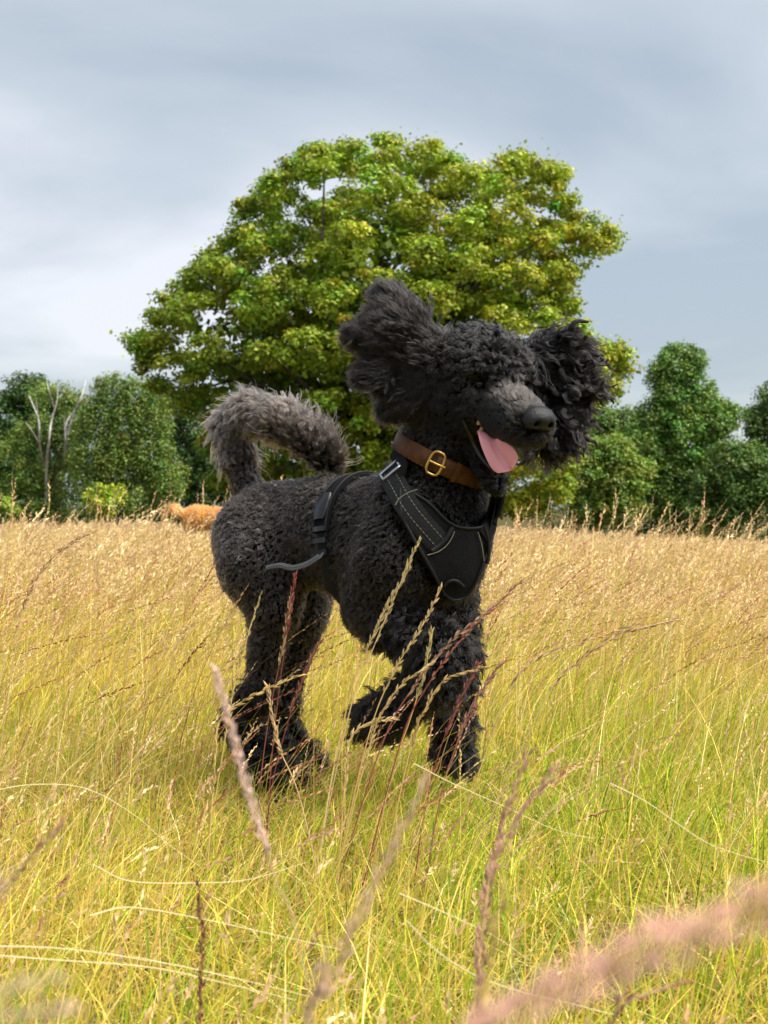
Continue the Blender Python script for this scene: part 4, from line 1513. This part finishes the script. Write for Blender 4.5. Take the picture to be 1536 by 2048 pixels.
gm = green_blades(0.75, 4.6, 7600, 0.06, 0.20, 0.0029, 3)
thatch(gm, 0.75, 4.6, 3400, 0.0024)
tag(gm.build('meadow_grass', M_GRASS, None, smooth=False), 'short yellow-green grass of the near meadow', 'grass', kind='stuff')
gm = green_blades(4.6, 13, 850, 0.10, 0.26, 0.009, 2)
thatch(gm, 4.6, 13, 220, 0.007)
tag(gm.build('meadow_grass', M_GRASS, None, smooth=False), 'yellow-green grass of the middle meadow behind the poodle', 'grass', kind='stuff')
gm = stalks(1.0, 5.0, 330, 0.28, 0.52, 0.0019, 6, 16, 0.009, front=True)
x, y = scatter(1.1, 6.0, 260)            # long bare stems at all angles
ok = (np.abs(x) > 0.42) | (y > 2.9) | (rng.random(len(x)) < 0.25)
x, y = x[ok], y[ok]
n = len(x)
c = pick(n, STRAW + [(0.5, 0.24, 0.14)], [3, 2, 1, 3, 0.8])
blades(gm, x, y, rng.uniform(0.22, 0.5, n) * np.interp(y, [1.0, 2.4, 3.2], [0.6, 0.75, 1.0]), rng.normal(size=n) * 1.0, np.clip(rng.normal(size=n) * 0.5 + 0.7, 0, 2.2), rng.uniform(0.0012, 0.0022, n), c * 0.9, c, 6)
tag(gm.build('seeding_grass', M_STRAW, None, smooth=False), 'yellow seeding grass stalks leaning in the wind around the poodle', 'grass', kind='stuff')
gm = stalks(5.0, 15, 340, 0.26, 0.47, 0.0042, 4, 7, 0.022)
tag(gm.build('seeding_grass', M_STRAW, None, smooth=False), 'tan seeding grass stalks of the middle meadow', 'grass', kind='stuff')
gm = stalks(15, 23, 75, 0.28, 0.48, 0.010, 2, 5, 0.042, margin=3.5)
tag(gm.build('seeding_grass', M_STRAW, None, smooth=False), 'golden seeding grass along the rise of the meadow', 'grass', kind='stuff')
gm = stalks(23, 57, 16, 0.32, 0.55, 0.02, 2, 3, 0.12, margin=6)
tag(gm.build('seeding_grass', M_STRAW, None, smooth=False), 'pinkish tan seeding grass of the far meadow up to the trees', 'grass', kind='stuff')

gm = stalks(4.0, 11, 16, 0.55, 0.80, 0.0032, 6, 18, 0.020)
tag(gm.build('seeding_grass', M_STRAW, None, smooth=False), 'taller scattered seed stalks rising over the meadow against the trees', 'grass', kind='stuff')

# slender red-brown heads bowing to the right, and thicker knots of stalks round the legs


def slender(x, y, hmin, hmax, lean0, cols, w=0.0017, nsp=30, hs=0.0085, frac=0.3):
    n = len(x)
    h = rng.uniform(hmin, hmax, n)
    mb = MB()
    c = pick(n, [(0.74, 0.54, 0.14), (0.42, 0.17, 0.10), (0.70, 0.46, 0.2)], [3, 1.5, 1.5])
    C = blades(mb, x, y, h, rng.normal(size=n) * 0.35, np.clip(rng.normal(size=n) * 0.3 + lean0, 0.1, 1.6), w * rng.uniform(0.8, 1.2, n), c * 0.9, c, 10)
    heads(mb, C, h, nsp, frac, hs * rng.uniform(0.8, 1.3, n), pick(n, cols, np.ones(len(cols))), 0.22)
    return mb


REDS = [(0.46, 0.20, 0.12), (0.58, 0.33, 0.17), (0.38, 0.15, 0.11), (0.70, 0.46, 0.24)]
x, y = scatter(2.7, 6.5, 62)
ok = (y > 3.2) | (np.abs(x) > 0.42)
x, y = x[ok], y[ok]
gm = slender(x, y, 0.34, 0.58, 0.8, REDS, w=0.002, hs=0.010)
tag(gm.build('bowing_grass', M_STRAW, None, smooth=False), 'slender red-brown seed heads bowing right in the meadow beside the poodle', 'grass', kind='stuff')
px1 = np.concatenate([rng.uniform(400, 640, 26), rng.uniform(690, 960, 34), rng.uniform(960, 1400, 14), rng.uniform(60, 400, 10)])
y = rng.uniform(1.95, 2.35, len(px1))
gm = slender((px1 - 768) / F * y - 0.08, y, 0.20, 0.40, 0.55, REDS[:2] + [(0.78, 0.58, 0.32), (0.72, 0.44, 0.32)], hs=0.008)
x, y = scatter(1.05, 2.1, 70)
n = len(x)
c = pick(n, [(0.80, 0.56, 0.12), (0.74, 0.48, 0.14), (0.66, 0.56, 0.1)], [3, 2, 2])
blades(gm, x, y, rng.uniform(0.14, 0.30, n), rng.normal(size=n) * 0.5, np.clip(rng.normal(size=n) * 0.25 + 0.3, 0, 1), rng.uniform(0.0016, 0.0030, n), c * 0.85, c, 6)
tag(gm.build('leg_high_grass', M_STRAW, None, smooth=False), 'knots of seed stalks standing around and before the poodle\'s legs', 'grass', kind='stuff')

# ------------------------------------------------------------------ single stalks that stand out


def stalk(pts, Y, label, stem_c, head_c, r=0.0010, hfrac=0.3, hw=0.004, hl=0.008, nh=60, group=None, droop=None, dY=0.0, ground=True, name='grass_stalk', tip_r=0.5):
    """pts: picture points from low to tip"""
    m_ = len(pts)
    P = [Q(a, b, Y + dY * i / max(m_ - 1, 1)) for i, (a, b) in enumerate(pts)]
    if ground:
        d = P[0] - P[1]
        base = P[0] + d / max(-d[2], 1e-3) * (P[0][2] - zg(P[0][0], P[0][1])) * np.array([0.6, 0.6, 1.0]) if d[2] < -0.005 else np.array([P[0][0] - 0.03, P[0][1], 0])
        base[2] = zg(base[0], base[1]) - 0.01
        P = [base] + P
    pth = bez(P, 40)
    o = empty(name, P[0])
    tag(o, label, 'grass stalk', group)
    mb = MB()
    tube(mb, pth, np.linspace(r, r * tip_r, 40), 6, np.array(stem_c))
    mb.build('stem', M_STRAW, o)
    if nh:
        seg = np.concatenate([[0], np.cumsum(np.linalg.norm(np.diff(pth, axis=0), axis=1))])
        hlen = hfrac if hfrac > 1 else hfrac * seg[-1]
        mb = MB()
        u = seg[-1] - hlen * np.linspace(0, 1, nh) * 0.98
        pos = np.stack([np.interp(u, seg, pth[:, i]) for i in range(3)], 1)
        tn_ = unit(np.stack([np.interp(u, seg, np.gradient(pth[:, i])) for i in range(3)], 1))
        env = np.sin(np.clip(np.linspace(0.1, 1, nh), 0, 1) * math.pi * 0.92) ** 0.7
        for j in range(nh):
            sdv = unit(np.cross(tn_[j], rng.normal(size=3)))
            a = pos[j] + sdv * hw * env[j] * rng.uniform(0.2, 1)
            d = unit(tn_[j] + sdv * 0.35)
            L_ = hl * rng.uniform(0.7, 1.25)
            tube(mb, np.stack([a, a + d * L_ * 0.4, a + d * L_]), np.array([0.25, 1, 0.15]) * L_ * 0.16, 4, np.array(head_c) * math.exp(rng.normal() * 0.18))
        mb.build('seed_head', M_STRAW, o)
    return o


PINK, TAN, RED, PALE, GOLD = (0.68, 0.38, 0.30), (0.72, 0.52, 0.28), (0.26, 0.08, 0.06), (0.85, 0.76, 0.45), (0.74, 0.54, 0.2)
# out-of-focus heads close to the lens
stalk([(1720, 2300), (1650, 1900), (1560, 1815), (1400, 1850), (1220, 1930), (1060, 2010), (960, 2060)], 0.21, 'big blurred pink seed head across the lower right corner', GOLD, (0.78, 0.46, 0.37), 0.0006, 0.55, 0.0062, 0.0036, 1300)
stalk([(620, 2000), (550, 1760), (508, 1620), (470, 1490), (432, 1340)], 0.72, 'pale pink seed head leaning left, blurred in front of the hind paws', TAN, (0.88, 0.64, 0.55), 0.0006, 0.19, 0.0024, 0.0045, 130)
stalk([(-90, 1950), (-30, 1830), (40, 1740), (125, 1645)], 0.8, 'blurred brown seed head at the left edge below the hind legs', TAN, (0.52, 0.3, 0.2), 0.0009, 0.45, 0.0026, 0.005, 120)
stalk([(-200, 2150), (-120, 2010), (-20, 1990), (60, 1965), (120, 1955)], 0.26, 'pale cream blurred seed head low at the left edge', PALE, (0.78, 0.64, 0.38), 0.0005, 0.5, 0.0036, 0.003, 460)
stalk([(-200, 2200), (-100, 2050), (0, 2035), (80, 2025), (150, 2018)], 0.26, 'dull pink blurred seed head in the bottom left corner', PALE, (0.64, 0.46, 0.36), 0.0005, 0.5, 0.0032, 0.003, 420)
stalk([(600, 2100), (650, 1990), (725, 1820), (800, 1670), (850, 1570)], 0.55, 'tall blurred tan seed head rising from the bottom middle', TAN, (0.78, 0.56, 0.38), 0.0009, 0.5, 0.0030, 0.005, 190)
stalk([(960, 1900), (990, 1730), (1050, 1620), (1112, 1535)], 1.0, 'dusty pink seed head leaning right below the raised front paw', TAN, PINK, 0.0009, 0.5, 0.0035, 0.008, 80)
stalk([(970, 1850), (985, 1740), (1010, 1640), (1055, 1510)], 1.05, 'brown seed head just left of the dusty pink one', TAN, (0.55, 0.31, 0.22), 0.0009, 0.5, 0.003, 0.008, 80)
stalk([(402, 1955), (404, 1890), (400, 1820), (397, 1768)], 1.15, 'dark red upright seed head below the hind paws', (0.40, 0.2, 0.1), (0.22, 0.07, 0.06), 0.0009, 0.55, 0.0022, 0.007, 60)
stalk([(1210, 2100), (1255, 2010), (1310, 1985), (1370, 1965)], 0.8, 'small red seed head under the big blurred pink one', TAN, (0.42, 0.18, 0.13), 0.0008, 0.5, 0.0022, 0.006, 60)
stalk([(990, 2200), (965, 2040), (985, 1900), (1010, 1780)], 0.5, 'blurred yellow stem standing at the bottom right of centre', (0.62, 0.46, 0.14), GOLD, 0.0011, 0.2, 0.0015, 0.006, 24)

# long pale straws lying over the sward
for nm, pts, Y, lab in (
        ('a', [(-60, 1590), (60, 1570), (170, 1578), (270, 1630), (330, 1680), (400, 1732)], 1.75, 'long pale straw arching over the grass at the left edge below the hind legs'),
        ('b', [(182, 1732), (260, 1758), (400, 1771), (500, 1760), (610, 1725)], 1.45, 'pale straw sagging in a shallow curve below the hind paws'),
        ('c', [(180, 1830), (260, 1814), (400, 1838), (540, 1868), (680, 1902)], 1.3, 'pale straw sloping down right below the sagging straw'),
        ('d', [(-60, 1898), (120, 1902), (320, 1930), (480, 1960), (650, 2002)], 1.2, 'longest pale straw low across the bottom left, upper of a pair'),
        ('e', [(-60, 1912), (120, 1918), (300, 1938), (450, 1966), (590, 2008)], 1.22, 'pale straw just under the longest one at the bottom left, lower of the pair'),
        ('f', [(826, 1528), (900, 1568), (1010, 1615), (1100, 1655), (1185, 1680)], 1.7, 'straight pale straw lying below the far front paw'),
        ('g', [(1222, 1566), (1300, 1610), (1400, 1680), (1470, 1708), (1560, 1730)], 1.55, 'pale straw bending towards the right edge'),
        ('h', [(795, 1790), (900, 1826), (1000, 1880), (1060, 1920)], 1.3, 'short pale straw right of the tall blurred tan seed head'),
        ('i', [(810, 1840), (880, 1910), (960, 1960), (1080, 1990), (1240, 2030)], 1.1, 'pale straw running towards the bottom right under the big pink head')):
    jit = rng.normal(size=(len(pts), 2)) * 3.0
    stalk([(a + q[0], b + q[1]) for (a, b), q in zip(pts, jit)], Y, lab, PALE, PALE, 0.0007, 0.1, 0.001, 0.005, 0, ground=False, name='dry_straw', tip_r=0.45, dY=0.12)

# stalks crossing the poodle's legs and chest
GL = 'seed stalks in front of the poodle'
front = [
    ([(700, 1420), (745, 1300), (795, 1180), (838, 1082)], 2.18, TAN, (0.55, 0.45, 0.2), 0.30, 'tallest golden seed stalk reaching up over the poodle\'s chest'),
    ([(690, 1430), (730, 1310), (775, 1210), (818, 1140)], 2.2, GOLD, (0.60, 0.48, 0.26), 0.28, 'golden seed stalk second tallest over the poodle\'s chest'),
    ([(735, 1480), (790, 1340), (840, 1260), (882, 1178)], 2.15, GOLD, (0.60, 0.46, 0.24), 0.35, 'pale golden seed stalk over the raised forearm'),
    ([(760, 1500), (830, 1370), (900, 1285), (985, 1215)], 2.1, (0.36, 0.12, 0.1), (0.56, 0.38, 0.24), 0.35, 'thin purple-stemmed seed stalk leaning right over the raised wrist'),
    ([(800, 1490), (850, 1380), (930, 1270), (1040, 1165)], 2.1, (0.34, 0.1, 0.08), (0.50, 0.26, 0.18), 0.35, 'reddish seed stalk leaning right past the chest into the field'),
    ([(740, 1490), (780, 1400), (815, 1360), (862, 1328)], 2.05, GOLD, (0.62, 0.46, 0.2), 0.45, 'golden seed head tilted over the middle of the folded foreleg'),
    ([(820, 1500), (850, 1420), (890, 1360), (965, 1335)], 2.1, GOLD, (0.60, 0.42, 0.18), 0.4, 'golden seed stalk bowing right across the fluffy wrist'),
    ([(690, 1560), (700, 1480), (735, 1447), (785, 1438)], 2.05, GOLD, (0.66, 0.50, 0.24), 0.45, 'pale seed stalk bent over the raised front paw'),
    ([(540, 1560), (552, 1430), (570, 1290), (590, 1150)], 2.3, RED, (0.28, 0.08, 0.07), 0.2, 'dark red stalk standing straight across the near thigh'),
    ([(520, 1570), (540, 1420), (560, 1320), (582, 1190)], 2.3, (0.30, 0.1, 0.08), (0.52, 0.36, 0.2), 0.25, 'pinkish tan stalk next to the dark red one on the near thigh'),
    ([(430, 1520), (440, 1440), (500, 1395), (602, 1350)], 2.0, GOLD, (0.66, 0.48, 0.2), 0.55, 'thick golden seed head bowing right across the near hock'),
    ([(470, 1360), (490, 1290), (505, 1240), (520, 1192)], 2.3, GOLD, (0.50, 0.42, 0.2), 0.5, 'short pale stalk against the back of the near thigh'),
    ([(540, 1600), (560, 1500), (600, 1370), (640, 1285)], 2.25, RED, (0.34, 0.14, 0.1), 0.3, 'red-brown stalk leaning right across the far hind leg'),
    ([(600, 1600), (560, 1500), (545, 1430), (535, 1375)], 2.1, TAN, (0.60, 0.42, 0.22), 0.3, 'tan stalk tilted left across the hind paws'),
    ([(850, 1620), (880, 1500), (920, 1400), (955, 1330)], 2.1, RED, (0.36, 0.14, 0.12), 0.3, 'dark red stalk in front of the far front leg'),
    ([(880, 1600), (910, 1500), (940, 1420), (1000, 1330)], 2.0, (0.40, 0.16, 0.12), (0.45, 0.25, 0.18), 0.3, 'reddish stalk leaning right beside the far front paw'),
    ([(780, 1560), (820, 1440), (850, 1340), (862, 1260)], 2.15, GOLD, (0.55, 0.46, 0.2), 0.25, 'greenish gold stalk standing upright between the front legs'),
    ([(1080, 1420), (1150, 1330), (1240, 1270), (1350, 1240)], 2.2, TAN, (0.50, 0.30, 0.18), 0.4, 'tan seed stalk bowing right in the field beside the front legs'),
    ([(1000, 1430), (1060, 1330), (1150, 1290), (1270, 1250)], 2.2, GOLD, (0.52, 0.34, 0.2), 0.4, 'seed stalk bowing right next to the poodle\'s far front leg'),
    ([(30, 1300), (60, 1180), (110, 1110), (170, 1070)], 2.6, TAN, (0.48, 0.28, 0.16), 0.3, 'seed stalk leaning right in the field near the left edge'),
]
for i, (pts, Y, sc_, hc_, hf, lab) in enumerate(front):
    stalk(pts, Y, lab, sc_, hc_, 0.0013, hf, 0.0022, 0.0105, 46, group=GL)
